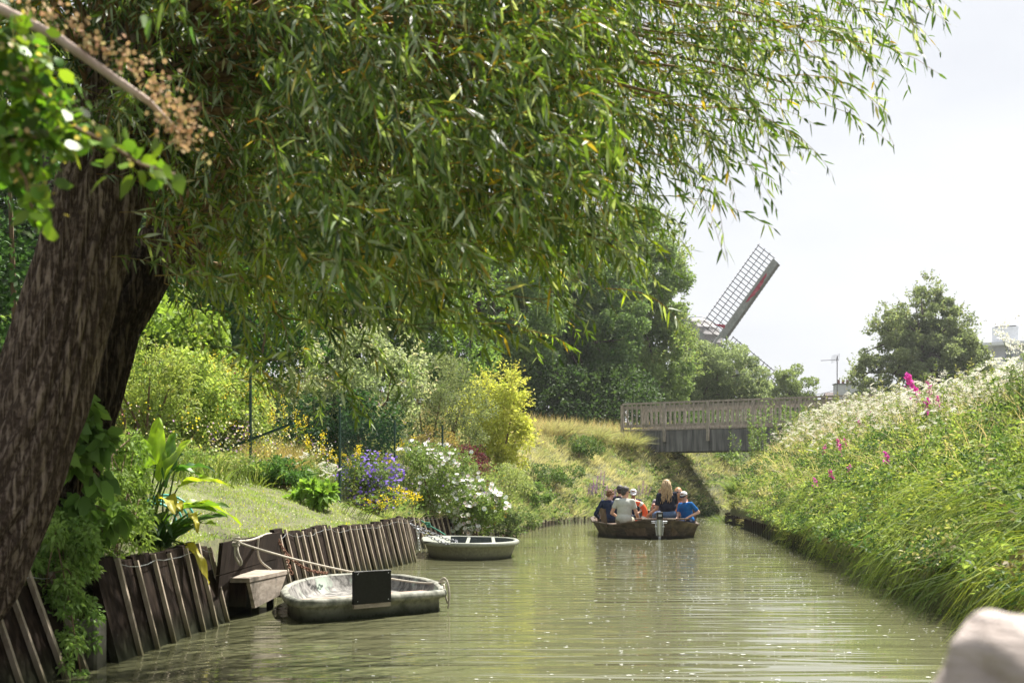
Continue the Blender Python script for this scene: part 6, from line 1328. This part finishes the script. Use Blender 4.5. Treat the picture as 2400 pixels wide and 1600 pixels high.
# ---------------------------------------------------------------- houses beyond
whitew = noisy('white_render', (.50, .52, .55), (.60, .62, .66), nscale=1, bump=.1)
h = empty('house', ((1986 - CX) * 95 / FPX, 95, 3.0)); tag(h, 'low house with dark roof and white chimney stack behind the right bank', 'house')
mb = MB(); mb.box((2.0, 2, 1.6), (7, 6, 3.6)); mb.build('wall', whitew, h)
mb = MB(); mb.add([(-1.7, -1.3, 3.3), (5.8, -1.3, 3.3), (5.8, 5.3, 3.3), (-1.7, 5.3, 3.3), (-1.2, 2, 5.35), (2.4, 2, 5.6)], [(0, 1, 5, 4), (2, 3, 4, 5), (1, 2, 5), (3, 0, 4)]); mb.build('roof', noisy('dark_roof', (.07, .05, .05), (.13, .10, .10), bump=.2), h)
mb = MB(); mb.box((-.0, .6, 4.6), (1.62, .7, 2.5)); ch = mb.build('chimney', whitew, h)
mb = MB(); mb.box((0, .6, 5.88), (1.74, .8, .08)); mb.build('cap', plain('chimney_cap', (.16, .17, .19), .8), ch)
for i in range(4): mb = MB(); mb.tube([(-.5 + .33 * i, .6, 5.92), (-.5 + .33 * i, .6, 6.22)], [.11, .09], 10); mb.build('chimney_pot', plain('terracotta', (.20, .10, .08), .8) if i == 0 else bpy.data.materials['terracotta'], ch)
mb = MB(); mb.box((2.9, -1.42, 2.0), (1.0, .05, 1.2)); mb.build('window', plain('window_dark', (.04, .05, .06), .1), h)
an = empty('tv_antenna', (h.location.x - .86, 94.6, 5.0)); tag(an, 'thin television antenna mast beside the white chimney stack', 'antenna')
mb = MB(); mb.tube([(0, 0, 0), (0, 0, 5.9)], .035, 6); mb.build('mast', plain('mast_grey', (.12, .12, .13), .5), an)
mb = MB(); mb.tube([(-1.2, 0, 5.55), (.1, 0, 5.62)], .02, 5)
for i in range(7): mb.tube([(-.45 + .09 * i, -.05, 5.35 + .03 * i), (-.35 + .09 * i, .05, 5.95 + .02 * i)], .012, 4)
mb.build('aerial', bpy.data.materials['mast_grey'], an)
# overhead cable left of the chimney
mb = MB(); mb.tube(smooth_path([P(1905, 925, 96), P(1950, 916, 96), P(2060, 880, 96)]), .02, 4); tag(mb.build('overhead_cable', bpy.data.materials['mast_grey']), 'thin overhead cable sloping up past the white chimney', 'cable')
ab = empty('apartment_block', (86, 225, 2.5), R(-28)); tag(ab, 'distant white apartment block with flat roof and roof chimneys at the right edge', 'building')
zt = 19.5
mb = MB(); mb.box((6, 9, zt / 2), (15, 40, zt)); mb.build('wall', whitew, ab)
mb = MB(); mb.box((6, 9, zt + 1.6), (12.5, 37, 3.2 - .06)); mb.build('setback_storey', noisy('grey_render', (.30, .31, .35), (.38, .39, .43), nscale=1), ab)
mb = MB(); mb.box((6, 9, zt + 3.45), (16, 41, .5)); rf = mb.build('roof', whitew, ab)
for x_, y_, wx_, hz in ((1.5, -6, 4.2, 3.0), (9.5, -4, 2.4, 4.2), (7.6, -7, 1.8, 2.4), (12, 6, 3, 3), (8, 16, 3, 3)):
    mb = MB(); mb.box((x_, y_, zt + 3.7 + hz / 2), (wx_, 2.2, hz)); c_ = mb.build('chimney', whitew, rf); mb = MB(); mb.box((x_, y_, zt + 3.75 + hz), (wx_ * .8, 1.6, .3)); mb.build('vent', M['black'], c_)
wmat = plain('window_blue_grey', (.10, .13, .17), .15); wfr = plain('window_frame_white', (.6, .6, .62), .5)
for fl in range(6):
    for i in range(5):
        mb = MB(); mb.box((.7 + i * 2.7, -11.03, 2 + fl * 3.1), (1.5, .08, 1.6)); f_ = mb.build('window', wfr, ab); mb = MB(); mb.box((.7 + i * 2.7, -11.09, 2 + fl * 3.1), (1.3, .05, 1.4)); mb.build('pane', wmat, f_)
    for i in range(7):
        mb = MB(); mb.box((13.53, -8 + i * 5, 2 + fl * 3.1), (.08, 2.2, 1.6)); f_ = mb.build('window', wfr, ab); mb = MB(); mb.box((13.6, -8 + i * 5, 2 + fl * 3.1), (.05, 2.0, 1.4)); mb.build('pane', wmat, f_)
        mb = MB(); mb.box((-1.53, -8 + i * 5, 2 + fl * 3.1), (.08, 2.2, 1.6)); f_ = mb.build('window', wfr, ab); mb = MB(); mb.box((-1.6, -8 + i * 5, 2 + fl * 3.1), (.05, 2.0, 1.4)); mb.build('pane', wmat, f_)
mb = MB(); mb.box((6, 9, zt - .3), (16.2, 41.2, 1.0)); mb.build('balcony_band', whitew, ab)
for i in range(3): mb = MB(); mb.box((2.4 + i * 4.2, -9.54, zt + 1.5), (1.2, .06, 2.2)); mb.build('window', wmat, ab)

# ---------------------------------------------------------------- thin summer haze
mb = MB(); mb.box((0, 170, 12.5), (1000, 500, 31)); hz = mb.build('haze', None); tag(hz, 'thin pale summer haze lying over the canal and the far trees', None, None, 'stuff')
m = bpy.data.materials.new('haze_air'); m.use_nodes = True; t = m.node_tree; t.nodes.clear(); o = N(t, 'ShaderNodeOutputMaterial'); v = N(t, 'ShaderNodeVolumePrincipled')
v.inputs['Color'].default_value = (.92, .95, 1, 1); v.inputs['Density'].default_value = .0003; v.inputs['Anisotropy'].default_value = .3; t.links.new(v.outputs[0], o.inputs['Volume']); hz.data.materials.append(m)
scn.cycles.volume_bounces = 0
